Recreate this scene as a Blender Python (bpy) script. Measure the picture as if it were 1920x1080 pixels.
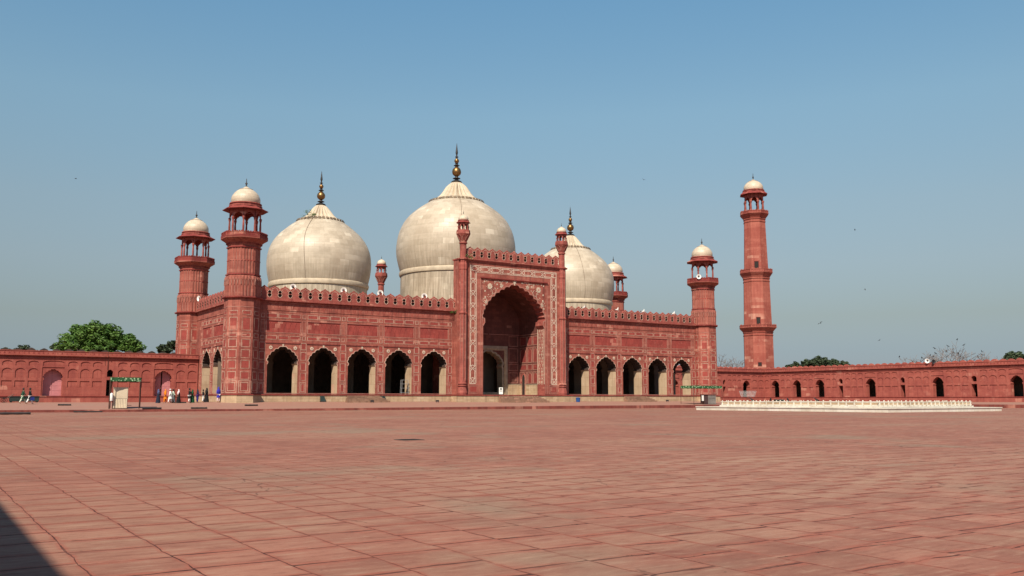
import bpy, bmesh, math, random
from math import sin, cos, pi, radians, sqrt, atan2
from mathutils import Vector, Matrix

for _o in list(bpy.data.objects):
    bpy.data.objects.remove(_o, do_unlink=True)
SC = bpy.context.scene
COL = SC.collection

# ---------------------------------------------------------------- camera
cam_data = bpy.data.cameras.new("camera")
cam = bpy.data.objects.new("camera", cam_data)
COL.objects.link(cam)
cam.location = (-74.9706, -114.8108, -0.6586)
cam.rotation_euler = (radians(90) + 0.1209, 0.0, -0.5807)
cam_data.sensor_width = 36.0
cam_data.lens = 1716.49 / 1920.0 * 36.0
cam_data.clip_start = 0.1
cam_data.clip_end = 6000.0
SC.camera = cam

# ---------------------------------------------------------------- sky, sun, exposure
SUN_AZ = radians(48.5)       # light travels from the left front: +y turned towards +x
SUN_EL = radians(47.5)
world = bpy.data.worlds.new("World")
SC.world = world
world.use_nodes = True
wn = world.node_tree
wn.nodes.clear()
w_out = wn.nodes.new("ShaderNodeOutputWorld")
w_bg = wn.nodes.new("ShaderNodeBackground")
w_sky = wn.nodes.new("ShaderNodeTexSky")
w_sky.sky_type = 'NISHITA'
w_sky.sun_disc = False
w_sky.sun_elevation = SUN_EL
w_sky.sun_rotation = radians(180.0) + SUN_AZ
w_sky.altitude = 200.0
w_sky.air_density = 1.0
w_sky.dust_density = 0.5
w_sky.ozone_density = 1.6
w_bg.inputs['Strength'].default_value = 0.0745
w_tint = wn.nodes.new("ShaderNodeMix"); w_tint.data_type = 'RGBA'; w_tint.blend_type = 'MULTIPLY'
w_tint.inputs[0].default_value = 1.0
w_tc = wn.nodes.new("ShaderNodeTexCoord"); w_sep = wn.nodes.new("ShaderNodeSeparateXYZ"); w_ramp = wn.nodes.new("ShaderNodeValToRGB")
wn.links.new(w_tc.outputs['Generated'], w_sep.inputs[0]); wn.links.new(w_sep.outputs[2], w_ramp.inputs[0])
_cr = w_ramp.color_ramp; _cr.elements[0].position = 0.03; _cr.elements[0].color = (0.40, 0.44, 0.58, 1)     # dust haze tint by height
_cr.elements[1].position = 1.0; _cr.elements[1].color = (1.0, 1.2, 1.1, 1)
for _p, _c in ((0.05, (0.455, 0.475, 0.56, 1)), (0.085, (0.61, 0.56, 0.515, 1)), (0.14, (0.87, 0.78, 0.67, 1)), (0.20, (1.07, 0.995, 0.82, 1)), (0.30, (1.25, 1.34, 1.12, 1)), (0.42, (1.14, 1.49, 1.37, 1))):
    _e = _cr.elements.new(_p); _e.color = _c
wn.links.new(w_ramp.outputs[0], w_tint.inputs[7])
wn.links.new(w_sky.outputs[0], w_tint.inputs[6])
wn.links.new(w_tint.outputs[2], w_bg.inputs['Color'])
wn.links.new(w_bg.outputs[0], w_out.inputs['Surface'])

sun_data = bpy.data.lights.new("sun", 'SUN')
sun_data.energy = 5.0
sun_data.angle = radians(0.53)
sun_data.color = (1.0, 0.90, 0.75)
sun = bpy.data.objects.new("sun", sun_data)
COL.objects.link(sun)
_d = Vector((sin(SUN_AZ) * cos(SUN_EL), cos(SUN_AZ) * cos(SUN_EL), -sin(SUN_EL)))
sun.rotation_euler = _d.to_track_quat('-Z', 'Y').to_euler()
sun.location = (-150, -150, 200)

SC.view_settings.view_transform = 'Standard'
SC.view_settings.look = 'None'
SC.view_settings.exposure = 0.5
SC.view_settings.gamma = 1.0
SC.view_settings.use_curve_mapping = False

# ---------------------------------------------------------------- helpers
class MB:
    """collects faces and links them as one mesh object"""
    def __init__(self):
        self.v = []; self.f = []; self.m = []
    def face(self, pts, mi=0):
        n = len(self.v)
        self.v.extend([tuple(p) for p in pts])
        self.f.append(tuple(range(n, n + len(pts)))); self.m.append(mi)
    def grid(self, rings, mi=0, close=True):
        n0 = len(self.v); k = len(rings[0])
        for r in rings: self.v.extend([tuple(p) for p in r])
        for i in range(len(rings) - 1):
            for j in range(k if close else k - 1):
                a = n0 + i * k + j; b = n0 + i * k + (j + 1) % k
                self.f.append((a, b, b + k, a + k)); self.m.append(mi)
    def box(self, x0, y0, z0, x1, y1, z1, mi=0):
        p = [(x0,y0,z0),(x1,y0,z0),(x1,y1,z0),(x0,y1,z0),(x0,y0,z1),(x1,y0,z1),(x1,y1,z1),(x0,y1,z1)]
        n = len(self.v); self.v.extend(p)
        for q in ((0,3,2,1),(4,5,6,7),(0,1,5,4),(1,2,6,5),(2,3,7,6),(3,0,4,7)):
            self.f.append(tuple(n + i for i in q)); self.m.append(mi)
    def lathe(self, prof, n=32, phase=0.0, mi=0, c=(0,0), cap0=False, cap1=False, sx=1.0, sy=1.0):
        rings = [[(c[0] + sx*r*cos(phase + 2*pi*j/n), c[1] + sy*r*sin(phase + 2*pi*j/n), z) for j in range(n)] for r, z in prof]
        self.grid(rings, mi)
        if cap0: self.face(list(reversed(rings[0])), mi)
        if cap1: self.face(rings[-1], mi)
    def tube(self, pts, r, n=6, mi=0, r1=None):
        pts = [Vector(p) for p in pts]; rings = []
        for i, p in enumerate(pts):
            t = (pts[min(i+1, len(pts)-1)] - pts[max(i-1, 0)])
            if t.length < 1e-9: t = Vector((0,0,1))
            t.normalize()
            a = t.orthogonal().normalized() if abs(t.z) > 0.95 else t.cross(Vector((0,0,1))).normalized()
            b = t.cross(a)
            rr = r if r1 is None else r + (r1 - r) * i / (len(pts) - 1)
            rings.append([p + a*rr*cos(2*pi*j/n) + b*rr*sin(2*pi*j/n) for j in range(n)])
        self.grid(rings, mi); self.face(list(reversed(rings[0])), mi); self.face(rings[-1], mi)
    def build(self, name, mats, parent=None, loc=None, smooth=False, rotz=None):
        me = bpy.data.meshes.new(name)
        me.from_pydata(self.v, [], self.f)
        if not isinstance(mats, (list, tuple)): mats = [mats]
        for m in mats: me.materials.append(m)
        if len(mats) > 1: me.polygons.foreach_set('material_index', self.m)
        bm = bmesh.new(); bm.from_mesh(me)
        bmesh.ops.remove_doubles(bm, verts=bm.verts, dist=0.0004)
        bmesh.ops.recalc_face_normals(bm, faces=bm.faces)
        bm.to_mesh(me); bm.free()
        if smooth:
            me.polygons.foreach_set('use_smooth', [True] * len(me.polygons))
            if smooth == 'auto':
                try: me.set_sharp_from_angle(angle=radians(38))
                except Exception: pass
        me.update()
        o = bpy.data.objects.new(name, me); COL.objects.link(o)
        if parent: o.parent = parent
        if loc: o.location = loc
        if rotz is not None: o.rotation_euler = (0, 0, rotz)
        return o

class PL:
    """a wall plane: u along the wall, z up, d out of the wall"""
    def __init__(self, O, U, N):
        self.O = Vector(O); self.U = Vector(U); self.N = Vector(N)
    def p(self, u, z, d=0.0):
        return self.O + self.U*u + Vector((0,0,z)) + self.N*d
    def box(self, mb, u0, z0, d0, u1, z1, d1, mi=0):
        P = [self.p(u0,z0,d0),self.p(u1,z0,d0),self.p(u1,z0,d1),self.p(u0,z0,d1),self.p(u0,z1,d0),self.p(u1,z1,d0),self.p(u1,z1,d1),self.p(u0,z1,d1)]
        n = len(mb.v); mb.v.extend([tuple(q) for q in P])
        for q in ((0,3,2,1),(4,5,6,7),(0,1,5,4),(1,2,6,5),(2,3,7,6),(3,0,4,7)):
            mb.f.append(tuple(n+i for i in q)); mb.m.append(mi)
    def outline(self, mb, u0, z0, u1, z1, w, d, mi=0, d0=-0.01):
        self.box(mb, u0, z0, d0, u1, z0+w, d, mi); self.box(mb, u0, z1-w, d0, u1, z1, d, mi)
        self.box(mb, u0, z0+w, d0, u0+w, z1-w, d, mi); self.box(mb, u1-w, z0+w, d0, u1, z1-w, d, mi)
    def plate(self, mb, u0, z0, u1, z1, d, mi=0):
        mb.face([self.p(u0,z0,d),self.p(u1,z0,d),self.p(u1,z1,d),self.p(u0,z1,d)], mi)
    def extr(self, mb, poly, d0, d1, mi=0, back=True, skip=()):
        F = [self.p(u,z,d1) for u,z in poly]; B = [self.p(u,z,d0) for u,z in poly]
        mb.face(F, mi)
        if back: mb.face(list(reversed(B)), mi)
        k = len(poly)
        for i in range(k):
            if i in skip: continue
            j = (i+1) % k
            mb.face([F[i],B[i],B[j],F[j]], mi)
    def ribbon(self, mb, path, w, d0, d1, mi=0, closed=False):
        """raised strip that follows a path, lying to its left side by w"""
        k = len(path); out = []
        for i,(u,z) in enumerate(path):
            a = path[(i-1) % k] if (closed or i>0) else path[i]
            b = path[(i+1) % k] if (closed or i<k-1) else path[i]
            t = Vector((b[0]-a[0], b[1]-a[1])); t = t.normalized() if t.length>1e-9 else Vector((1,0))
            out.append((u - t.y*w, z + t.x*w))
        for i in range(k if closed else k-1):
            j = (i+1) % k
            a,b,c,e = path[i],path[j],out[j],out[i]
            mb.face([self.p(*a,d1),self.p(*b,d1),self.p(*c,d1),self.p(*e,d1)], mi)
            mb.face([self.p(*a,d0),self.p(*b,d0),self.p(*b,d1),self.p(*a,d1)], mi)
            mb.face([self.p(*e,d0),self.p(*c,d0),self.p(*c,d1),self.p(*e,d1)], mi)
    def line(self, mb, a, b, w, d, mi=0, d0=-0.01):
        t = Vector((b[0]-a[0], b[1]-a[1])); t.normalize(); n = (-t.y*w/2, t.x*w/2)
        self.extr(mb, [(a[0]-n[0],a[1]-n[1]),(b[0]-n[0],b[1]-n[1]),(b[0]+n[0],b[1]+n[1]),(a[0]+n[0],a[1]+n[1])], d0, d, mi, back=False)
    def disc(self, mb, u, z, r, d, n=10, mi=0, star=None, ph=0.0):
        poly = []
        for i in range(n*(2 if star else 1)):
            k = n*(2 if star else 1)
            rr = r if (not star or i%2==0) else r*star
            poly.append((u+rr*cos(ph+2*pi*i/k), z+rr*sin(ph+2*pi*i/k)))
        self.extr(mb, poly, 0.0, d, mi, back=False)

def put(o, label=None, cat=None, group=None, kind=None):
    if label: o['label'] = label
    if cat: o['category'] = cat
    if group: o['group'] = group
    if kind: o['kind'] = kind
    return o
def empty(name, loc=(0,0,0), rz=0.0, label=None, cat=None, group=None, parent=None):
    o = bpy.data.objects.new(name, None); COL.objects.link(o)
    o.location = loc; o.rotation_euler = (0,0,rz); o.empty_display_size = 0.3
    if parent: o.parent = parent
    return put(o, label, cat, group)
def copy_tree(o, parent=None, loc=None, rz=None):
    c = o.copy(); COL.objects.link(c)
    if parent is not None: c.parent = parent
    if loc is not None: c.location = loc
    if rz is not None: c.rotation_euler = (0,0,rz)
    for ch in list(o.children): copy_tree(ch, c)
    return c

# ---------------------------------------------------------------- materials
def new_mat(name):
    m = bpy.data.materials.new(name); m.use_nodes = True
    nt = m.node_tree; nt.nodes.clear()
    out = nt.nodes.new('ShaderNodeOutputMaterial'); b = nt.nodes.new('ShaderNodeBsdfPrincipled')
    nt.links.new(b.outputs[0], out.inputs[0])
    return m, nt, b
def N(nt, typ, **kw):
    n = nt.nodes.new(typ)
    for k, v in kw.items():
        if k in n.inputs: n.inputs[k].default_value = v
        else: setattr(n, k, v)
    return n
def mth(nt, op, a, b=None, c=None):
    n = nt.nodes.new('ShaderNodeMath'); n.operation = op
    for i, x in enumerate((a, b, c)):
        if x is None: continue
        if isinstance(x, (int, float)): n.inputs[i].default_value = x
        else: nt.links.new(x, n.inputs[i])
    return n.outputs[0]
def mixc(nt, f, a, b, mode='MIX'):
    n = nt.nodes.new('ShaderNodeMix'); n.data_type = 'RGBA'; n.blend_type = mode
    for i, x in ((0, f), (6, a), (7, b)):
        if isinstance(x, (int, float)): n.inputs[i].default_value = x
        elif isinstance(x, (tuple, list)): n.inputs[i].default_value = (*x[:3], 1.0)
        else: nt.links.new(x, n.inputs[i])
    return n.outputs[2]
def ramp(nt, f, lo, hi):
    n = nt.nodes.new('ShaderNodeMapRange'); n.clamp = True
    nt.links.new(f, n.inputs[0]); n.inputs[1].default_value = lo; n.inputs[2].default_value = hi
    return n.outputs[0]
def noise(nt, vec, scale, detail=4.0, rough=0.55):
    n = N(nt, 'ShaderNodeTexNoise', Scale=scale, Detail=detail, Roughness=rough)
    nt.links.new(vec, n.inputs['Vector']); return n.outputs['Fac']
def vscale(nt, vec, s):
    n = nt.nodes.new('ShaderNodeVectorMath'); n.operation = 'MULTIPLY'
    nt.links.new(vec, n.inputs[0]); n.inputs[1].default_value = s; return n.outputs[0]
def bump(nt, h, b, dist=0.02, st=0.5):
    n = N(nt, 'ShaderNodeBump', Strength=st, Distance=dist)
    nt.links.new(h, n.inputs['Height']); nt.links.new(n.outputs[0], b.inputs['Normal'])

KA = 0.84      # lowers every stone colour to balance sun strength and exposure
def sc_(c): return tuple(x*KA for x in c)
def mat_stone(name, c1, c2, stain, bw=0.95, bh=0.42, mortar=0.008, pale=0.12, streak=0.7, rough=0.82, seed=0.0, mort_c=None, palec=(0.62,0.30,0.22)):
    """dressed stone in courses: tone per block, stains, rain streaks, a few pale replaced blocks"""
    c1, c2, stain, palec = sc_(c1), sc_(c2), sc_(stain), sc_(palec)
    m, nt, b = new_mat(name)
    g = N(nt, 'ShaderNodeNewGeometry'); sep = N(nt, 'ShaderNodeSeparateXYZ'); nt.links.new(g.outputs['Position'], sep.inputs[0])
    u = mth(nt, 'ADD', mth(nt, 'ADD', sep.outputs[0], sep.outputs[1]), seed)
    cmb = N(nt, 'ShaderNodeCombineXYZ'); nt.links.new(u, cmb.inputs[0]); nt.links.new(sep.outputs[2], cmb.inputs[1])
    br = N(nt, 'ShaderNodeTexBrick', Scale=1.0)
    br.inputs['Mortar Size'].default_value = mortar; br.inputs['Mortar Smooth'].default_value = 0.2
    br.inputs['Brick Width'].default_value = bw; br.inputs['Row Height'].default_value = bh
    br.inputs['Color1'].default_value = (0,0,0,1); br.inputs['Color2'].default_value = (1,1,1,1); br.inputs['Mortar'].default_value = (0.5,0.5,0.5,1)
    nt.links.new(cmb.outputs[0], br.inputs['Vector'])
    pos = g.outputs['Position']
    n1 = noise(nt, pos, 0.45, 5.0); n2 = noise(nt, pos, 3.1, 4.0)
    st = noise(nt, vscale(nt, pos, (2.6, 2.6, 0.16)), 1.0, 4.0)
    col = mixc(nt, mth(nt, 'MULTIPLY_ADD', br.outputs['Color'], 0.8, mth(nt, 'MULTIPLY_ADD', n2, 1.0, -0.42)), c1, c2)
    pl = ramp(nt, br.outputs['Color'], 1.0 - pale, 1.0 - pale + 0.02)
    pm = mth(nt, 'MULTIPLY', pl, ramp(nt, noise(nt, pos, 0.17, 2.0), 0.50, 0.58))
    col = mixc(nt, mth(nt, 'MULTIPLY', pm, 0.55), col, palec)
    col = mixc(nt, mth(nt, 'MULTIPLY', ramp(nt, n1, 0.50, 0.72), 0.65), col, stain)
    col = mixc(nt, mth(nt, 'MULTIPLY', ramp(nt, st, 0.49, 0.69), streak), col, stain)
    bl = mth(nt, 'MULTIPLY', ramp(nt, noise(nt, pos, 1.4, 6.0, 0.7), 0.54, 0.74), ramp(nt, noise(nt, pos, 0.12, 3.0), 0.42, 0.6))
    col = mixc(nt, mth(nt, 'MULTIPLY', bl, 0.42), col, palec)      # salt bloom and dust
    if mort_c is None: mort_c = tuple(x*0.6 for x in c1)
    col = mixc(nt, mth(nt, 'MULTIPLY', br.outputs['Fac'], 0.6), col, mort_c)
    nt.links.new(col, b.inputs['Base Color']); b.inputs['Roughness'].default_value = rough
    b.inputs['Specular IOR Level'].default_value = 0.25
    bump(nt, mth(nt, 'SUBTRACT', n2, mth(nt, 'MULTIPLY', br.outputs['Fac'], 0.8)), b, 0.02, 0.5)
    return m
def mat_plain(name, c, rough=0.6, var=0.25, scale=4.0, metal=0.0, spec=0.4, c2=None):
    m, nt, b = new_mat(name)
    tc = N(nt, 'ShaderNodeTexCoord')
    f = noise(nt, tc.outputs['Object'], scale, 4.0)
    lo = c2 if c2 else tuple(x*(1-var) for x in c); hi = c if c2 else tuple(min(1, x*(1+var)) for x in c)
    col = mixc(nt, ramp(nt, f, 0.3, 0.7), lo, hi)
    nt.links.new(col, b.inputs['Base Color']); b.inputs['Roughness'].default_value = rough
    b.inputs['Metallic'].default_value = metal; b.inputs['Specular IOR Level'].default_value = spec
    return m

RED1 = (0.285, 0.076, 0.054); RED2 = (0.410, 0.132, 0.096); REDST = (0.155, 0.042, 0.034)
M = {}
M['red'] = mat_stone('red_sandstone', RED1, RED2, REDST)
M['red_fine'] = mat_stone('red_sandstone_fine', (0.285,0.066,0.052), (0.40,0.11,0.085), REDST, bw=0.6, bh=0.3, pale=0.06)
M['red_dark'] = mat_stone('dark_red_sandstone', (0.225,0.038,0.034), (0.315,0.06,0.048), (0.16,0.032,0.028), pale=0.04)
M['red_panel'] = mat_stone('red_panel_stone', (0.27,0.046,0.038), (0.36,0.07,0.055), (0.20,0.045,0.036), bw=0.7, bh=0.6, mortar=0.004, streak=0.4)
M['red_wall'] = mat_stone('red_limewashed_wall', (0.320,0.082,0.062), (0.400,0.112,0.084), (0.24,0.052,0.045), bw=1.1, bh=0.55, mortar=0.006, pale=0.05, streak=0.6)
M['minaret'] = mat_stone('minaret_sandstone', (0.315,0.080,0.057), (0.41,0.128,0.092), (0.25,0.052,0.040), bw=1.3, bh=0.62, pale=0.20, streak=0.55, palec=(0.62,0.34,0.25))
M['cream'] = mat_stone('cream_plinth_stone', (0.44,0.30,0.18), (0.56,0.41,0.27), (0.27,0.17,0.11), bw=1.2, bh=0.32, mortar=0.012, pale=0.1, streak=0.55, palec=(0.62,0.5,0.36))
M['jamb'] = mat_stone('cream_plaster', (0.50,0.36,0.235), (0.60,0.45,0.31), (0.36,0.24,0.15), bw=1.6, bh=1.35, mortar=0.02, streak=0.5, mort_c=(0.25,0.14,0.1))
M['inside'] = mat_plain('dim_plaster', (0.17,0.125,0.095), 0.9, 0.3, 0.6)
M['inlay'] = mat_plain('white_inlay', (0.50,0.32,0.245), 0.6, 0.35, 1.1)
M['inlay_soft'] = mat_plain('faded_inlay', (0.34,0.15,0.115), 0.7, 0.3, 1.0)
M['border'] = mat_plain('white_border_inlay', (0.58,0.46,0.37), 0.6, 0.2, 1.6)
M['flower'] = mat_plain('marble_flower', (0.52,0.43,0.33), 0.5, 0.15, 2.0)
M['recess_dark'] = mat_stone('dark_recess_stone', (0.125,0.042,0.034), (0.20,0.066,0.052), (0.09,0.034,0.028), pale=0.03)  # darker, browner stone colour for the portal recess
M['marble_trim'] = mat_plain('grey_marble_trim', (0.29,0.225,0.165), 0.6, 0.25, 1.5)
M['shadowdark'] = mat_plain('hollow_shade', (0.02,0.014,0.012), 0.9, 0.2)  # near-black colour that stands in for shade inside openings
M['roof'] = mat_plain('lime_roof', (0.28,0.21,0.155), 0.9, 0.25, 0.4)
M['weathered_and_shade'] = mat_plain('weathered_and_shade_stone', (0.050,0.030,0.024), 0.9, 0.4, 1.3)  # weathered rear merlons; also shade painted into parapet holes and arch soffits
M['gold'] = mat_plain('aged_gilt_copper', (0.23,0.13,0.05), 0.40, 0.3, 6.0, metal=0.85)
M['bronze'] = mat_plain('dark_bronze', (0.055,0.048,0.046), 0.45, 0.3, 6.0, metal=0.6)
M['pink'] = mat_plain('pink_painted_wood', (0.46,0.18,0.19), 0.55, 0.12, 1.2)
M['white'] = mat_plain('white_paint', (0.74,0.73,0.70), 0.5, 0.08)
M['marble'] = mat_stone('white_marble', (0.66,0.60,0.50), (0.76,0.71,0.62), (0.46,0.38,0.30), bw=1.5, bh=0.5, mortar=0.012, streak=0.35, rough=0.5, palec=(0.8,0.76,0.7), mort_c=(0.4,0.33,0.26))
M['green_cloth'] = None
M['black'] = mat_plain('black_cloth', (0.018,0.017,0.020), 0.8, 0.2, 9.0)
M['metal_dark'] = mat_plain('rusty_dark_steel', (0.085,0.04,0.03), 0.55, 0.3, 3.0, metal=0.3)
M['steel'] = mat_plain('bare_steel', (0.45,0.45,0.45), 0.4, 0.15, 3.0, metal=0.6)

def mat_worn(name, c, base, lo, hi, amount):
    """marble inlay that has worn or fallen away in places"""
    m, nt, b = new_mat(name); g = N(nt, 'ShaderNodeNewGeometry'); pos = g.outputs['Position']
    col = mixc(nt, noise(nt, pos, 2.4, 4.0), tuple(x*.72 for x in c), tuple(x*1.18 for x in c))
    w = mth(nt, 'MULTIPLY', ramp(nt, noise(nt, pos, 0.75, 6.0, 0.72), lo, hi), amount)
    nt.links.new(mixc(nt, w, col, base), b.inputs['Base Color']); b.inputs['Roughness'].default_value = .7
    return m
M['inlay'] = mat_worn('white_inlay', (0.52,0.34,0.26), (0.28,0.085,0.062), .46, .60, .85)
M['inlay_soft'] = mat_worn('faded_inlay', (0.36,0.165,0.125), (0.27,0.075,0.055), .44, .60, .8)
M['border'] = mat_worn('white_border_inlay', (0.60,0.48,0.38), (0.32,0.12,0.09), .52, .66, .7)
def mat_dome(name, c1, c2, bw, bh, zlo, zhi, zoff=0.0):
    """marble slabs in rings: tone per slab, rain streaks below zhi (object coordinates, axis at the object's origin)"""
    m, nt, b = new_mat(name)
    tc = N(nt, 'ShaderNodeTexCoord'); sep = N(nt, 'ShaderNodeSeparateXYZ'); nt.links.new(tc.outputs['Object'], sep.inputs[0])
    ang = mth(nt, 'ARCTAN2', sep.outputs[1], sep.outputs[0])
    r = mth(nt, 'SQRT', mth(nt, 'ADD', mth(nt, 'MULTIPLY', sep.outputs[0], sep.outputs[0]), mth(nt, 'MULTIPLY', sep.outputs[1], sep.outputs[1])))
    cmb = N(nt, 'ShaderNodeCombineXYZ'); nt.links.new(mth(nt, 'MULTIPLY', ang, bw[0]), cmb.inputs[0])
    # arc-length like height so that courses stay even towards the crown
    zz = mth(nt, 'SUBTRACT', sep.outputs[2], mth(nt, 'MULTIPLY', r, 0.55))
    nt.links.new(zz, cmb.inputs[1])
    def brick(w, h, off):
        br = N(nt, 'ShaderNodeTexBrick', Scale=1.0); br.offset = 0.5
        br.inputs['Mortar Size'].default_value = 0.012; br.inputs['Mortar Smooth'].default_value = 0.3
        br.inputs['Brick Width'].default_value = w; br.inputs['Row Height'].default_value = h
        br.inputs['Color1'].default_value = (0,0,0,1); br.inputs['Color2'].default_value = (1,1,1,1); br.inputs['Mortar'].default_value = (.5,.5,.5,1)
        v = N(nt, 'ShaderNodeVectorMath'); v.operation = 'ADD'; v.inputs[1].default_value = (off, off*0.37, 0)
        nt.links.new(cmb.outputs[0], v.inputs[0]); nt.links.new(v.outputs[0], br.inputs['Vector'])
        return br
    b1 = brick(bw[1], bh, 0.0); b2 = brick(bw[1]*1.9, bh*2.0, 3.3)
    obj = tc.outputs['Object']
    big = noise(nt, obj, 0.22, 4.0); fine = noise(nt, obj, 2.2, 4.0)
    t = mth(nt, 'ADD', mth(nt, 'MULTIPLY', b1.outputs['Color'], 0.62), mth(nt, 'MULTIPLY', b2.outputs['Color'], 0.45))
    t = mth(nt, 'ADD', t, mth(nt, 'MULTIPLY_ADD', fine, 0.8, -0.45))
    col = mixc(nt, t, c1, c2)
    # fresh pale slabs
    col = mixc(nt, mth(nt, 'MULTIPLY', ramp(nt, b1.outputs['Color'], 0.86, 0.9), mth(nt, 'MULTIPLY', ramp(nt, noise(nt, obj, 0.35, 2.0), 0.47, 0.55), 0.6)), col, (0.60,0.52,0.41))
    # warm grime and streaks that the rain leaves on the lower half
    sv = N(nt, 'ShaderNodeCombineXYZ'); nt.links.new(mth(nt, 'MULTIPLY', ang, 30.0), sv.inputs[0]); nt.links.new(mth(nt, 'MULTIPLY', sep.outputs[2], 0.18), sv.inputs[1])
    s = noise(nt, sv.outputs[0], 1.0, 5.0, 0.65)
    hz = ramp(nt, mth(nt, 'ADD', sep.outputs[2], mth(nt, 'MULTIPLY_ADD', s, 6.0, -3.0)), zhi, zlo)
    sm = mth(nt, 'MULTIPLY', hz, ramp(nt, s, 0.40, 0.62))
    col = mixc(nt, mth(nt, 'MULTIPLY', sm, 0.66), col, (0.13,0.095,0.062))
    col = mixc(nt, mth(nt, 'MULTIPLY', ramp(nt, big, 0.48, 0.70), 0.35), col, (0.27,0.20,0.135))
    col = mixc(nt, mth(nt, 'MULTIPLY', b1.outputs['Fac'], 0.35), col, (0.17,0.125,0.085))
    nt.links.new(col, b.inputs['Base Color'])
    b.inputs['Specular IOR Level'].default_value = 0.5
    nt.links.new(mth(nt, 'MULTIPLY_ADD', fine, 0.3, 0.36), b.inputs['Roughness'])
    bump(nt, mth(nt, 'SUBTRACT', mth(nt, 'MULTIPLY', t, 0.7), mth(nt, 'MULTIPLY', b1.outputs['Fac'], 0.7)), b, 0.03, 0.45)
    return m
M['dome_big'] = mat_dome('dome_marble', (0.345,0.278,0.202), (0.50,0.415,0.318), (9.9, 1.75), 0.95, 17.5, 26.5)
M['dome_side'] = mat_dome('side_dome_marble', (0.35,0.285,0.21), (0.50,0.42,0.322), (7.7, 1.5), 0.85, 14.5, 21.5)
M['cupola'] = mat_dome('cupola_plaster', (0.45,0.365,0.27), (0.57,0.47,0.355), (1.9, 0.8), 0.45, 20.0, 25.0)
M['rib_cone'] = mat_plain('ribbed_marble', (0.46,0.375,0.275), 0.6, 0.16, 1.5)

def mat_pattern(name, base, dot, scale):
    m, nt, b = new_mat(name)
    tc = N(nt, 'ShaderNodeTexCoord')
    v = N(nt, 'ShaderNodeTexVoronoi', Scale=scale); nt.links.new(tc.outputs['Object'], v.inputs['Vector'])
    f = ramp(nt, v.outputs['Distance'], 0.36, 0.28)
    col = mixc(nt, f, base, dot)
    nt.links.new(col, b.inputs['Base Color']); b.inputs['Roughness'].default_value = 0.85
    return m
M['green_cloth'] = mat_pattern('green_patterned_cloth', (0.012,0.075,0.022), (0.30,0.42,0.25), 4.2)

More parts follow.
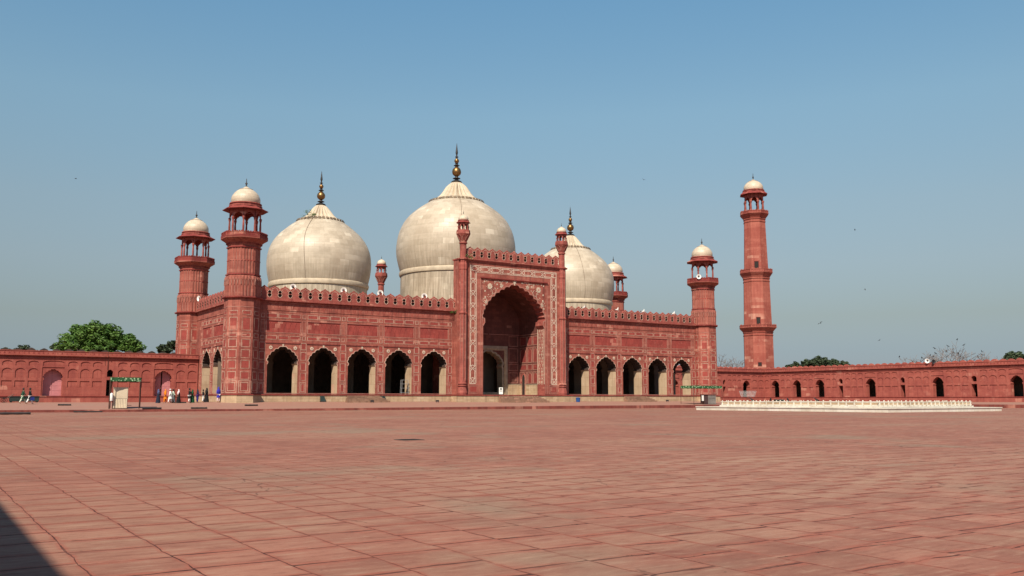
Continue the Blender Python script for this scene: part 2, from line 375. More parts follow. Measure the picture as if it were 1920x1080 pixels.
def mat_court():
    """large worn sandstone flags; joints run along the mosque's axes"""
    m, nt, b = new_mat('courtyard_flags')
    g = N(nt, 'ShaderNodeNewGeometry'); pos = g.outputs['Position']
    sep = N(nt, 'ShaderNodeSeparateXYZ'); nt.links.new(pos, sep.inputs[0])
    wob = noise(nt, pos, 1.3, 4.0); wob2 = noise(nt, vscale(nt, pos, (1,1,1)), 1.1, 4.0)
    S = 0.69
    x = mth(nt, 'DIVIDE', mth(nt, 'ADD', sep.outputs[0], mth(nt, 'MULTIPLY_ADD', wob, 0.11, -0.055 + 73.74)), S)
    colx = mth(nt, 'FLOOR', x)
    wn_ = N(nt, 'ShaderNodeTexWhiteNoise'); wn_.noise_dimensions = '1D'; nt.links.new(colx, wn_.inputs['W'])
    off = mth(nt, 'MULTIPLY', ramp(nt, wn_.outputs['Value'], 0.5, 1.0), 0.55)
    y = mth(nt, 'DIVIDE', mth(nt, 'ADD', sep.outputs[1], mth(nt, 'MULTIPLY_ADD', wob2, 0.16, -0.08 + 108.1)), S)
    y = mth(nt, 'ADD', y, off)
    row = mth(nt, 'FLOOR', y)
    fx = mth(nt, 'ABSOLUTE', mth(nt, 'SUBTRACT', mth(nt, 'FRACT', x), 0.5)); fy = mth(nt, 'ABSOLUTE', mth(nt, 'SUBTRACT', mth(nt, 'FRACT', y), 0.5))
    jw = mth(nt, 'MULTIPLY_ADD', noise(nt, pos, 2.7, 5.0), 0.085, -0.028)
    ex = mth(nt, 'MULTIPLY', mth(nt, 'SUBTRACT', 0.5, fx), 2.3); ey = mth(nt, 'MULTIPLY', mth(nt, 'SUBTRACT', 0.5, fy), 0.85)
    edge = mth(nt, 'MINIMUM', ex, ey)     # distance to the joint, in flags
    joint = ramp(nt, mth(nt, 'SUBTRACT', edge, jw), 0.007, -0.005)
    halo = ramp(nt, mth(nt, 'ADD', edge, mth(nt, 'MULTIPLY_ADD', noise(nt, vscale(nt, pos, (1.6, 3.2, 1)), 1.0, 5.0, 0.65), 0.36, -0.18)), 0.15, 0.02)
    cid = N(nt, 'ShaderNodeCombineXYZ'); nt.links.new(colx, cid.inputs[0]); nt.links.new(row, cid.inputs[1])
    wt = N(nt, 'ShaderNodeTexWhiteNoise'); wt.noise_dimensions = '2D'; nt.links.new(cid.outputs[0], wt.inputs['Vector'])
    tone = wt.outputs['Value']
    n1 = noise(nt, pos, 0.11, 6.0, 0.62); n2 = noise(nt, pos, 0.9, 5.0); n3 = noise(nt, pos, 9.0, 4.0)
    n4 = noise(nt, vscale(nt, pos, (0.5, 1.4, 1)), 0.33, 5.0, 0.6)
    col = mixc(nt, mth(nt, 'ADD', mth(nt, 'MULTIPLY', tone, 0.36), mth(nt, 'MULTIPLY_ADD', n2, 1.7, -0.55)), (0.170,0.067,0.047), (0.305,0.136,0.095))
    dust = mth(nt, 'ADD', mth(nt, 'MULTIPLY', ramp(nt, n1, 0.46, 0.66), 0.55), mth(nt, 'MULTIPLY', ramp(nt, n4, 0.50, 0.68), 0.6))
    dust = mth(nt, 'MULTIPLY', dust, mth(nt, 'SUBTRACT', 1.0, mth(nt, 'MULTIPLY', halo, 0.75)))
    col = mixc(nt, dust, col, (0.295,0.168,0.115))
    col = mixc(nt, mth(nt, 'MULTIPLY', halo, 0.72), col, (0.265,0.080,0.053))
    col = mixc(nt, mth(nt, 'MULTIPLY', ramp(nt, n3, 0.55, 0.75), 0.30), col, (0.14,0.052,0.037))
    col = mixc(nt, mth(nt, 'MULTIPLY', ramp(nt, noise(nt, pos, 0.23, 4.0), 0.57, 0.66), 0.55), col, (0.205,0.158,0.112))
    specks = N(nt, 'ShaderNodeTexVoronoi', Scale=3.2); nt.links.new(pos, specks.inputs['Vector'])
    col = mixc(nt, mth(nt, 'MULTIPLY', ramp(nt, specks.outputs['Distance'], 0.05, 0.03), ramp(nt, noise(nt, pos, 0.7, 2.0), 0.55, 0.6)), col, (0.05,0.03,0.025))
    sk = noise(nt, vscale(nt, pos, (2.2, 9.0, 1)), 1.0, 6.0, 0.7)
    col = mixc(nt, mth(nt, 'MULTIPLY', ramp(nt, sk, 0.53, 0.66), 0.55), col, (0.315,0.195,0.137))
    col = mixc(nt, mth(nt, 'MULTIPLY', ramp(nt, sk, 0.47, 0.35), 0.6), col, (0.15,0.048,0.034))
    grit = noise(nt, pos, 38.0, 5.0, 0.7)
    col = mixc(nt, mth(nt, 'MULTIPLY', ramp(nt, grit, 0.56, 0.72), 0.35), col, (0.30,0.175,0.12))
    col = mixc(nt, mth(nt, 'MULTIPLY', ramp(nt, grit, 0.44, 0.30), 0.35), col, (0.12,0.05,0.04))
    clod = mth(nt, 'MULTIPLY', ramp(nt, noise(nt, pos, 11.0, 4.0, 0.7), 0.57, 0.62), mth(nt, 'MULTIPLY', ramp(nt, edge, 0.055, 0.02), ramp(nt, noise(nt, pos, 0.5, 3.0), 0.52, 0.6)))
    col = mixc(nt, mth(nt, 'MULTIPLY', clod, 0.9), col, (0.022,0.016,0.010))     # soil and moss caught in the joints
    brk = N(nt, 'ShaderNodeTexVoronoi', Scale=0.55); brk.feature = 'DISTANCE_TO_EDGE'
    dv = N(nt, 'ShaderNodeVectorMath'); dv.operation = 'ADD'; nt.links.new(pos, dv.inputs[0])
    dn = N(nt, 'ShaderNodeTexNoise', Scale=1.8, Detail=5.0); nt.links.new(pos, dn.inputs['Vector']); nt.links.new(vscale(nt, dn.outputs['Color'], (0.7,0.7,0.0)), dv.inputs[1])
    nt.links.new(dv.outputs[0], brk.inputs['Vector'])
    crack = mth(nt, 'MULTIPLY', ramp(nt, brk.outputs['Distance'], 0.010, 0.003), ramp(nt, noise(nt, pos, 0.35, 2.0), 0.55, 0.6))
    col = mixc(nt, mth(nt, 'MULTIPLY', crack, 0.6), col, (0.06,0.022,0.017))
    jm = mth(nt, 'MULTIPLY_ADD', ramp(nt, noise(nt, pos, 0.9, 4.0, 0.65), 0.40, 0.60), 0.42, 0.58)
    col = mixc(nt, mth(nt, 'MULTIPLY', joint, jm), col, (0.050,0.018,0.014))
    nt.links.new(col, b.inputs['Base Color']); b.inputs['Roughness'].default_value = 0.8
    b.inputs['Specular IOR Level'].default_value = 0.2
    grit0 = mth(nt, 'ADD', n3, mth(nt, 'MULTIPLY', grit, 0.6))
    h = mth(nt, 'ADD', mth(nt, 'MULTIPLY', joint, -1.0), mth(nt, 'ADD', mth(nt, 'MULTIPLY', grit0, 0.35), mth(nt, 'ADD', mth(nt, 'MULTIPLY', n2, 0.5), mth(nt, 'MULTIPLY', tone, 0.3))))
    bump(nt, h, b, 0.025, 0.6)
    return m
M['court'] = mat_court()

def mat_terrace():
    m, nt, b = new_mat('terrace_paving')
    g = N(nt, 'ShaderNodeNewGeometry'); pos = g.outputs['Position']
    n1 = noise(nt, pos, 0.2, 5.0); n2 = noise(nt, pos, 1.6, 4.0)
    col = mixc(nt, n2, (0.235,0.105,0.075), (0.30,0.15,0.11))
    col = mixc(nt, mth(nt, 'MULTIPLY', ramp(nt, n1, 0.45, 0.65), 0.6), col, (0.255,0.142,0.10))
    nt.links.new(col, b.inputs['Base Color']); b.inputs['Roughness'].default_value = 0.85
    return m
M['terrace'] = mat_terrace()
M['kerb'] = mat_stone('kerb_red', (0.20,0.046,0.036), (0.29,0.082,0.062), (0.11,0.03,0.025), bw=1.4, bh=1.0, mortar=0.02, pale=0.1)

# ---------------------------------------------------------------- arch and parapet shapes
def arch_path(a, zs, za, foils=5, k=0.34, bulge=0.26, z0=0.0, corbel=0.14, sub=5):
    """opening outline from bottom left over a cusped pointed arch to bottom right"""
    h = za - zs
    def base(th): return (-a*cos(th), zs + h*((1-k)*sin(th) + k*(1-cos(th))))
    half = [base(pi/2*i/foils) for i in range(foils+1)]
    left = [(-a, z0)]
    if corbel > 0: left += [(-a, zs-0.5*corbel/0.14), (-a+corbel, zs-0.28*corbel/0.14), (-a+corbel*0.8, zs-0.02)]
    left.append(half[0])
    for i in range(foils):
        p, q = half[i], half[i+1]
        dx, dz = q[0]-p[0], q[1]-p[1]; L = sqrt(dx*dx+dz*dz); nx, nz = -dz/L, dx/L
        for s in range(1, sub+1):
            t = s/sub; bb = bulge*L*sin(pi*t) if bulge else 0.0
            left.append((p[0]+dx*t+nx*bb, p[1]+dz*t+nz*bb))
    return left + [(-u, z) for u, z in reversed(left[:-1])]

def shift(path, c): return [(u+c, z) for u, z in path]

def wall_bay(mb, pl, uL, uR, z0, z1, hole, df, db, mw=0, mr=1, mi=2, back=True, zsof=None, msof=3):
    """slab of wall with an opening that reaches its bottom edge"""
    poly = [(uL, z0)] + hole + [(uR, z0), (uR, z1), (uL, z1)]
    mb.face([pl.p(u, z, df) for u, z in poly], mw)
    if back: mb.face([pl.p(u, z, db) for u, z in reversed(poly)], mi)
    for a, b in zip(hole[:-1], hole[1:]):
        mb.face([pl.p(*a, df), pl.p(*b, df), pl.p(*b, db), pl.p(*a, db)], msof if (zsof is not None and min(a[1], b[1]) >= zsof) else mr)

MERLON = [(0,0),(1,0),(1,.17),(.87,.24),(.80,.34),(.90,.44),(.82,.52),(.90,.62),(1,.66),(1,.70),(.90,.81),(.77,.875),(.63,.91),(.5,1.0),
          (.37,.91),(.23,.875),(.10,.81),(0,.70),(0,.66),(.10,.62),(.18,.52),(.10,.44),(.20,.34),(.13,.24),(0,.17)]
HOLE_EDGES = tuple(range(2, 8)) + tuple(range(18, 24))
def crenellation(mb, pl, u0, u1, zb, h, n, d0, d1, trim=0.07):
    w = (u1-u0)/n
    for i in range(n):
        poly = [(u0+w*(i+a), zb+h*b) for a, b in MERLON]
        pl.extr(mb, poly, d0, d1, 0, skip=HOLE_EDGES)
        for a, b in [(poly[q], poly[(q+1) % 25]) for q in HOLE_EDGES]:
            mb.face([pl.p(*a,d1),pl.p(*a,d0),pl.p(*b,d0),pl.p(*b,d1)], 2)  # hole sides coloured near-black so they look shaded
        pl.ribbon(mb, poly[2:9], trim, d1-0.005, d1+0.02, 1)
        pl.ribbon(mb, poly[18:25], trim, d1-0.005, d1+0.02, 1)
        pl.ribbon(mb, [(u0+w*(i+a), zb+h*b) for a, b in ((.72,.60),(.80,.68),(.74,.78),(.60,.80),(.5,.88),(.40,.80),(.26,.78),(.20,.68),(.28,.60))], trim*0.7, d1-0.005, d1+0.012, 1)
    for i in range(1, n):   # small bridge across each pierced hole
        pl.box(mb, u0+w*i-0.16, zb+h*.43, d0+0.02, u0+w*i+0.16, zb+h*.465, d1-0.03, 0)
    # solid low wall behind, closes the piercings; coloured near-black in place of shade
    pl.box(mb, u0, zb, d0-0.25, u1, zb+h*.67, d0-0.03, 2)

# ---------------------------------------------------------------- ground
CZ = -1.95                       # courtyard level
mb = MB(); mb.box(-2500, -2500, CZ-0.5, 2500, 3500, CZ)
put(mb.build('courtyard', M['court']), kind='structure')

TX = [-79.2, -46.0, -42.5, 0.0, 62.0, 78.2]; TEDGE = [-1.70, -1.74, -1.75, -1.57, -1.48, -1.46]; THALL = [-1.22, -1.14, -0.975, -0.97, -1.0, -1.06]
def lerp_tab(xs, ys, x):
    if x <= xs[0]: return ys[0]
    for i in range(len(xs)-1):
        if x <= xs[i+1]:
            t = (x-xs[i])/(xs[i+1]-xs[i]); return ys[i]+(ys[i+1]-ys[i])*t
    return ys[-1]
YE = -13.5
def terrace_z(x, y):
    if x > 62.0 and y < YE:
        return -1.46 + (x-62.0)/16.2*0.34
    e = lerp_tab(TX, TEDGE, x); hh = lerp_tab(TX, THALL, x)
    if y <= 0: return e + (hh-e)*max(0, (y-YE))/(-YE)
    return hh + (-1.06-hh)*min(1, y/20.2)
mb = MB()
xs = [-79.2,-72,-66,-60,-54,-50,-46,-44,-42.5,-36,-24,-12,0,12,24,36,48,56,62,66,70,74,78.2]
ys = [YE,-10,-7,-4,-2,0,4,8,12,16,20.2]
mb.grid([[(x,y,terrace_z(x,y)) for x in xs] for y in ys], 0, close=False)
mb.grid([[(x,y,terrace_z(x,y)) for x in (62.0,66,70,74,78.2)] for y in (-141,-100,-70,-45,-30,-20,YE-0.001)], 0, close=False)
put(mb.build('terrace', M['terrace']), kind='structure')
mb = MB()
def kerb_run(xs_, y):
    for a, b in zip(xs_[:-1], xs_[1:]):
        za, zb_ = terrace_z(a, y+0.01)+0.004, terrace_z(b, y+0.01)+0.004
        mb.face([(a,y-.06,CZ),(b,y-.06,CZ),(b,y-.06,zb_),(a,y-.06,za)]); mb.face([(a,y-.06,za),(b,y-.06,zb_),(b,y+.34,zb_+.012),(a,y+.34,za+.012)])
kerb_run([-79.2,-66,-54,-46,-42.5,-24,-12,0,24,48,62.06], YE)
for a, b in zip((YE,-45,-141)[:-1], (YE,-45,-141)[1:]):
    mb.face([(61.94,a-.06,CZ),(61.94,b-.06,CZ),(61.94,b-.06,-1.452),(61.94,a-.06,-1.452)]); mb.face([(61.94,a-.06,-1.452),(61.94,b-.06,-1.452),(62.3,b-.06,-1.44),(62.3,a-.06,-1.44)])
put(mb.build('terrace_kerb', M['kerb']), kind='structure')

# ---------------------------------------------------------------- the arcaded walls round the court
def arcade_wall(pl, u0, u1, openings, label, zb=-1.12, z_floor=-0.22, z_top=5.05, doors=False, front_merlons=True, coping=5.72, depth=4.6, end_cap=True, merlon_mat=None, merlon_w=1.4):
    root = empty('arcade_wall', pl.p((u0+u1)/2, zb), 0, label, 'wall')
    off = root.location.copy()
    base = PL(pl.O - off, pl.U, pl.N)
    P = base
    w = MB(); ov = MB()
    # openings: (centre, half width, kind) ; kind 'door' arch to the floor, 'window' small arch above a low doorway
    openings = sorted(openings)
    cur = u0
    edges = []
    for c, hw, kind in openings:
        e = hw + 0.42
        edges.append((c-e, c+e))
        if kind == 'window':
            e2 = e
            P.extr(w, [(c-e2,z_floor),(c-hw,z_floor),(c-hw,1.95),(c-e2,1.95)], -1.1, 0.0, 0)
            P.extr(w, [(c+hw,z_floor),(c+e2,z_floor),(c+e2,1.95),(c+hw,1.95)], -1.1, 0.0, 0)
            P.box(w, c-e2, 1.95, -1.1, c+e2, 2.38, 0.0, 0)
            wall_bay(w, P, c-e2, c+e2, 2.38, z_top, shift(arch_path(hw*0.94, 2.95, 3.36, 3, 0.3, 0.12, 2.38, 0), c), 0.0, -1.1, 0, 0, 1)
        else:
            zs, za = 2.15, 3.26
            hole = shift(arch_path(hw, zs, za, 5, 0.3, 0.24, z_floor, 0.10), c)
            wall_bay(w, P, c-e, c+e, z_floor, z_top, hole, -0.085, -1.1, 0, 0, 1)
            # raised frame round the arch bay, and the long shallow panel above it
            P.box(ov, c-e, z_floor, -0.085, c-hw-0.16, 3.55, 0.0, 0); P.box(ov, c+hw+0.16, z_floor, -0.085, c+e, 3.55, 0.0, 0)
            P.box(ov, c-e, 3.55, -0.085, c+e, 3.70, 0.0, 0)
            wall_bay(ov, P, c-e, c+e, 3.70, z_top, shift(arch_path(hw+0.1, 4.2, 4.42, 4, 0.05, 0.0, 3.70, 0), c), 0.0, -0.085, 0, 0, 0, back=False)
    spans = []; cur = u0
    for a, b in edges:
        if a > cur + 0.02: spans.append((cur, a))
        cur = max(cur, b)
    if cur < u1: spans.append((cur, u1))
    for a, b in spans:
        P.box(w, a, z_floor, -1.1, b, z_top, -0.085, 0)
        n = max(1, round((b-a)/1.55)); cw = (b-a)/n
        for i in range(n):
            l, r = a+cw*i, a+cw*(i+1); c = (l+r)/2; hw = cw/2-0.17
            P.box(ov, l, z_floor, -0.085, r, 0.92, -0.012, 0)
            wall_bay(ov, P, l, r, 0.92, 1.98, [(c-hw,0.92),(c-hw,1.76),(c+hw,1.76),(c+hw,0.92)], 0.0, -0.085, 0, 0, 0, back=False)
            P.box(ov, l, 1.98, -0.085, r, 2.12, 0.0, 0)
            wall_bay(ov, P, l, r, 2.12, 3.58, shift(arch_path(hw, 2.95, 3.40, 5, 0.12, 0.0, 2.12, 0), c), 0.0, -0.085, 0, 0, 0, back=False)
            P.box(ov, l, 3.58, -0.085, r, 3.70, 0.0, 0)
            wall_bay(ov, P, l, r, 3.70, z_top, shift(arch_path(hw, 4.10, 4.36, 4, 0.05, 0.0, 3.70, 0), c), 0.0, -0.085, 0, 0, 0, back=False)
    w.build('wall', [M['red_wall'], M['inside']], root)
    ov.build('niche_panelling', [M['red_wall']], root)
    c_ = MB()
    P.box(c_, u0, zb-0.9, -1.1, u1, z_floor-0.09, 0.34, 0)
    P.box(c_, u0, z_floor-0.09, -1.1, u1, z_floor, 0.42, 1)
    c_.build('plinth', [M['red_wall'], M['red_dark']], root)
    c_ = MB()
    P.box(c_, u0, z_top-0.38, 0.0, u1, z_top-0.28, 0.10, 0)
    P.box(c_, u0, z_top-0.0, -1.1, u1, z_top+0.10, 0.34, 0)
    P.box(c_, u0, z_top+0.10, -0.75, u1, coping-0.08, 0.06, 0)
    P.box(c_, u0, coping-0.08, -0.75, u1, coping, 0.12, 0)
    k = int((u1-u0)/0.56)
    for i in range(k):
        u = u0 + (i+0.5)*(u1-u0)/k; z = z_top+0.34
        P.extr(c_, [(u-0.085,z-0.085),(u+0.11,z-0.085),(u+0.03,z+0.10),(u-0.03,z+0.10)], 0.06, 0.075, 1, back=False)
    c_.build('cornice', [M['red_wall'], M['red_dark']], root)
    c_ = MB(); n = int((u1-u0)/merlon_w); mw = (u1-u0)/n
    dm = -0.45 if front_merlons else -depth
    zm = coping if front_merlons else coping - 0.1
    for i in range(n):
        c = u0+mw*(i+0.5); r = mw*0.46; hh = 0.40 if front_merlons else 0.62
        rnd = random.Random(i*7+int(u0)); hh *= rnd.uniform(0.82,1.08)
        P.extr(c_, [(c-r,zm),(c+r,zm),(c+r*.9,zm+hh*.35),(c+r*.6,zm+hh*.75),(c+r*.2,zm+hh*.97),(c,zm+hh*1.04),(c-r*.2,zm+hh*.97),(c-r*.6,zm+hh*.75),(c-r*.9,zm+hh*.35)], dm-0.3, dm, 0)
    c_.build('merlon_row', merlon_mat or M['red_wall'], root)
    c_ = MB()
    P.box(c_, u0, z_floor-0.05, -depth, u1, z_floor, -1.1, 0)
    P.box(c_, u0, zb-0.9, -depth-0.4, u1, coping-0.1, -depth, 0)
    P.box(c_, u0, z_top-0.1, -depth, u1, z_top, -1.1, 0)
    for u in (u0, u1): P.box(c_, u-0.05, z_floor, -depth, u+0.05, z_top-0.1, -1.1, 0)
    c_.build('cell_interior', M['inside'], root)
    c_ = MB(); P.box(c_, u0, z_top, -depth, u1, z_top+0.08, -1.1, 0); c_.build('roof', M['roof'], root)
    if doors:
        for c, hw, kind in openings:
            if kind != 'door': continue
            ajar = doors.get(c, 0.0)
            for s in (-1, 1):
                d = MB(); x0, x1 = (c-hw, c-ajar-0.012) if s < 0 else (c+ajar*0.15+0.012, c+hw)
                P.box(d, x0, z_floor, -1.0, x1, 3.2, -0.94, 0)
                nb = 5
                bt = MB()
                for j in range(nb+1):
                    z = z_floor + 0.1 + j*0.62; P.box(bt, x0+.03, z, -0.94, x1-.03, z+0.05, -0.925, 0)
                leaf = d.build('door_leaf', M['pink'], root); bt.build('battens', M['pink'], leaf)
    return root

YW = 20.2; XN = 78.12
wl = PL((0,YW,0), (1,0,0), (0,-1,0))
arcade_wall(wl, -79.2, -40.3, [(-73.0,1.17,'door'),(-66.0,0.42,'window'),(-59.0,1.17,'door'),(-52.0,0.42,'window'),(-45.0,1.14,'door')],
            'red arcaded wall with pink doors left of the great mosque hall', doors={-73.0:0.0,-59.0:0.0,-45.0:0.13}, front_merlons=False, merlon_mat=M['weathered_and_shade'], merlon_w=1.55)
arcade_wall(wl, 40.6, 78.12, [(45.5,0.42,'window'),(52.3,1.05,'door'),(59.2,0.42,'window'),(66.15,0.40,'window'),(72.8,1.05,'door')],
            'short red arcaded wall between the mosque hall and the tall minaret')
nl = PL((XN,0,0), (0,-1,0), (-1,0,0))      # u = -y
arcade_wall(nl, -20.2, 140.0, [(-17.25,1.0,'door'),(-11.6,1.0,'door'),(-5.9,1.03,'door'),(-0.84,0.46,'window'),(5.8,1.03,'door'),(12.6,0.46,'window'),(19.5,1.03,'door'),(26.2,0.5,'window'),(33.4,1.05,'door'),(40.2,0.5,'window'),(47.0,1.05,'door'),(60.0,1.05,'door'),(74.0,1.05,'door'),(88.0,1.05,'door'),(102.0,1.05,'door'),(116.0,1.05,'door')],
            'long red arcaded wall with dark open arches right of the tall minaret', zb=-1.15)
sl = PL((-79.29,0,0), (0,1,0), (1,0,0))
arcade_wall(sl, -140.0, 19.6, [(-126.0,1.05,'door'),(-112.0,1.05,'door'),(-98.0,1.05,'door'),(-84.0,1.05,'door'),(-70.0,1.05,'door'),(-56.0,1.05,'door'),(-42.0,1.05,'door'),(-28.0,1.05,'door'),(-14.0,1.05,'door'),(0.0,1.05,'door')],
            'red arcaded wall beside the camera whose shadow darkens the near flags', zb=-1.9)

# ---------------------------------------------------------------- small kiosk (chhatri) pieces, built round a local axis
OCT = radians(22.5)
def octo(z, R): return [(R*cos(OCT+k*pi/4), R*sin(OCT+k*pi/4), z) for k in range(8)]
def face_plane(k, ap):
    a = k*pi/4
    return PL((ap*cos(a), ap*sin(a), 0), (-sin(a), cos(a), 0), (cos(a), sin(a), 0))
C8 = cos(pi/8)

def finial(parent, z0, z1, s, name='finial', mat=None):
    h = z1-z0
    prof = [(0.9,0),(0.5,.06),(0.25,.12),(0.55,.17),(0.25,.22),(0.4,.26),(0.75,.33),(0.75,.40),(0.4,.47),(0.2,.50),(0.42,.55),(0.18,.60),(0.3,.66),(0.12,.72),(0.26,.80),(0.05,1.0)]
    b = MB(); b.lathe([(r*s, z0+t*h) for r,t in prof], 10, mi=0, cap0=True, cap1=True)
    return b.build(name, mat or M['bronze'], parent, smooth=True)

def chhatri(parent, Rc, zf, zc, ze, Re, zd0, zd1, Rd, zt, zfin, colr, cname='column', detail=True):
    """eight columns with cusped arches, eave, drum, cupola and finial as children of parent"""
    apc = Rc*C8
    for k in range(8):
        a = OCT+k*pi/4; b = MB(); H = zc-zf
        b.lathe([(colr*1.5,zf),(colr*1.5,zf+H*.10),(colr*1.05,zf+H*.14),(colr*1.1,zf+H*.4),(colr*.85,zf+H*.62),(colr*1.0,zf+H*.66),(colr*1.45,zf+H*.74),(colr*1.45,zf+H*.80)], 8, mi=0, cap0=True, cap1=True)
        b.build(cname, M['red_fine'], parent, loc=(Rc*cos(a), Rc*sin(a), 0))
    ar = MB(); hw = Rc*sin(pi/8)
    zs = zf+(zc-zf)*.70
    for k in range(8):
        P = face_plane(k, apc)
        wall_bay(ar, P, -hw, hw, zs, ze, arch_path(hw-colr*.95, zs+(zc-zs)*.25, zc, 3, 0.35, 0.2, zs, 0), colr*.5, -colr*.5, 0, 0, 0)
    ar.build('arch_ring', M['red_fine'], parent)
    e = MB(); t = (zd0-ze)
    rings = [octo(ze+t*.25, Rc*0.9), octo(ze-t*.10, Re), octo(ze+t*.04, Re*1.005), octo(ze+t*.62, Rd*1.28), octo(zd0, Rd*1.14)]
    e.grid(rings, 0)
    e.face(octo(ze+t*.25, Rc*0.9), 0)
    e.build('eave', M['red_dark'], parent)
    e = MB(); h = zd1-zd0
    e.lathe([(Rd*1.14,zd0),(Rd*1.14,zd0+h*.35),(Rd*1.06,zd0+h*.4),(Rd*1.06,zd0+h*.7),(Rd*1.12,zd0+h*.75),(Rd*1.10,zd1),(Rd*.9,zd1+.01)], 16, mi=0)
    e.build('drum', M['red_fine'], parent)
    h = zt-zd1; e = MB()
    e.lathe([(Rd*.95,zd1),(Rd*.99,zd1+h*.1),(Rd,zd1+h*.2),(Rd*.975,zd1+h*.34),(Rd*.90,zd1+h*.48),(Rd*.77,zd1+h*.62),(Rd*.60,zd1+h*.74),(Rd*.42,zd1+h*.825),(Rd*.43,zd1+h*.835),(Rd*.30,zd1+h*.88),(Rd*.17,zd1+h*.94),(Rd*.07,zt),(0.001,zt+.01)], 24, mi=0)
    e.build('cupola', M['cupola'], parent, smooth='auto')
    if detail:
        e = MB(); e.lathe([(Rd*.40,zd1+h*.825),(Rd*.475,zd1+h*.81),(Rd*.475,zd1+h*.83),(Rd*.40,zd1+h*.85)], 16, mi=0); e.build('collar', M['marble_trim'], parent)
    finial(parent, zt-.02, zfin, Rd*.115)

# ---------------------------------------------------------------- the prayer hall
hall = empty('mosque_hall', (0,0,-0.97), 0, 'great red sandstone mosque hall with three pale marble domes', 'mosque')
HO = Vector((0,0,0.97))          # children keep world heights through this offset
class MBH(MB):
    def build(self, name, mats, parent=None, loc=None, smooth=False, rotz=None):
        if parent is hall: loc = Vector(loc or (0,0,0)) + HO
        return MB.build(self, name, mats, parent, loc, smooth, rotz)

TWX = 40.3786; TWY = 24.3433; YD = 16.4684; XD = 23.8746
front = PL((0,0,0), (1,0,0), (0,-1,0))
D1 = 12.9055; PITCH = 5.5; AW = 2.02
SMALL = arch_path(AW, 4.2, 6.02, 5, 0.36, 0.24, 0.0, 0.13)

def trim_arch(mb, P, path, w, mi, zmin):
    pts = [p for p in path if p[1] >= zmin]
    P.ribbon(mb, pts, w, -0.02, 0.03, mi)

def bay_inlay(mb, P, c, hw_bay=2.75, pier=True, s_pier=1):
    """the inlaid panels of one bay; materials: 0 inlay, 1 dark panel stone, 2 flower, 3 pale faded inlay, 4 red"""
    # frame of the arch
    up, mb = mb[1], mb[0]
    P.box(mb, c-2.36, 6.50, -0.01, c+2.36, 6.58, 0.09, 4)
    P.outline(mb, c-2.36, 0.05, c+2.36, 6.50, 0.07, 0.028, 3)
    trim_arch(mb, P, shift(SMALL, c), 0.085, 0, 3.6)
    P.disc(mb, c, 6.27, 0.13, 0.05, 6, 2); P.disc(mb, c, 6.12, 0.07, 0.05, 6, 2)
    for s in (-1, 1):
        P.disc(mb, c+s*1.62, 5.92, 0.27, 0.045, 8, 2, star=0.72); P.disc(mb, c+s*1.62, 5.92, 0.10, 0.06, 8, 3)
    # rows of small panels, big carved panel
    mb, pr_ = up, mb
    for z0, z1 in ((6.95,7.45),(9.75,10.28)):
        for j in range(3):
            a = c-2.28+j*1.57; P.plate(mb, a+.12, z0+.09, a+1.30, z1-.09, 0.006, 1); P.outline(mb, a, z0, a+1.42, z1, 0.048, 0.026, 0 if z0<8 else 0)
    P.plate(mb, c-2.2, 7.90, c+2.2, 9.36, 0.006, 1); P.outline(mb, c-2.33, 7.80, c+2.33, 9.46, 0.09, 0.03, 3)
    P.box(mb, c-2.28, 9.36, 0.0, c+2.28, 9.40, 0.09, 4)
    k = 6
    for j in range(k):       # low relief lobes in the carved panel
        a = c-2.1+j*(4.2/k); w_ = 4.2/k
        P.ribbon(mb, [(a+.05,7.98),(a+.08,8.5),(a+w_*.3,8.9),(a+w_*.5,9.22),(a+w_*.7,8.9),(a+w_-.08,8.5),(a+w_-.05,7.98)], 0.05, 0.0, 0.03, 1)
def pier_inlay(mb, P, c, hw=0.36):
    for z0, z1 in ((1.73,2.72),(3.0,4.05),(4.35,5.4),(5.7,6.6)):
        P.plate(mb, c-hw+.1, z0+.1, c+hw-.1, z1-.1, 0.006, 1); P.outline(mb, c-hw, z0, c+hw, z1, 0.046, 0.026, 0)
    P.outline(mb, c-hw-.06, .1, c+hw+.06, 1.5, 0.05, 0.026, 0); P.outline(mb, c-hw+.12, .28, c+hw-.12, 1.32, 0.045, 0.024, 0); P.plate(mb, c-hw+.18, .34, c+hw-.18, 1.26, 0.006, 1)
    P.outline(mb, c-.24, 6.95, c+.24, 7.45, 0.05, 0.026, 0); P.outline(mb, c-.24, 9.75, c+.24, 10.28, 0.05, 0.026, 0)
    P.outline(mb, c-.27, 7.80, c+.27, 9.46, 0.06, 0.026, 3)

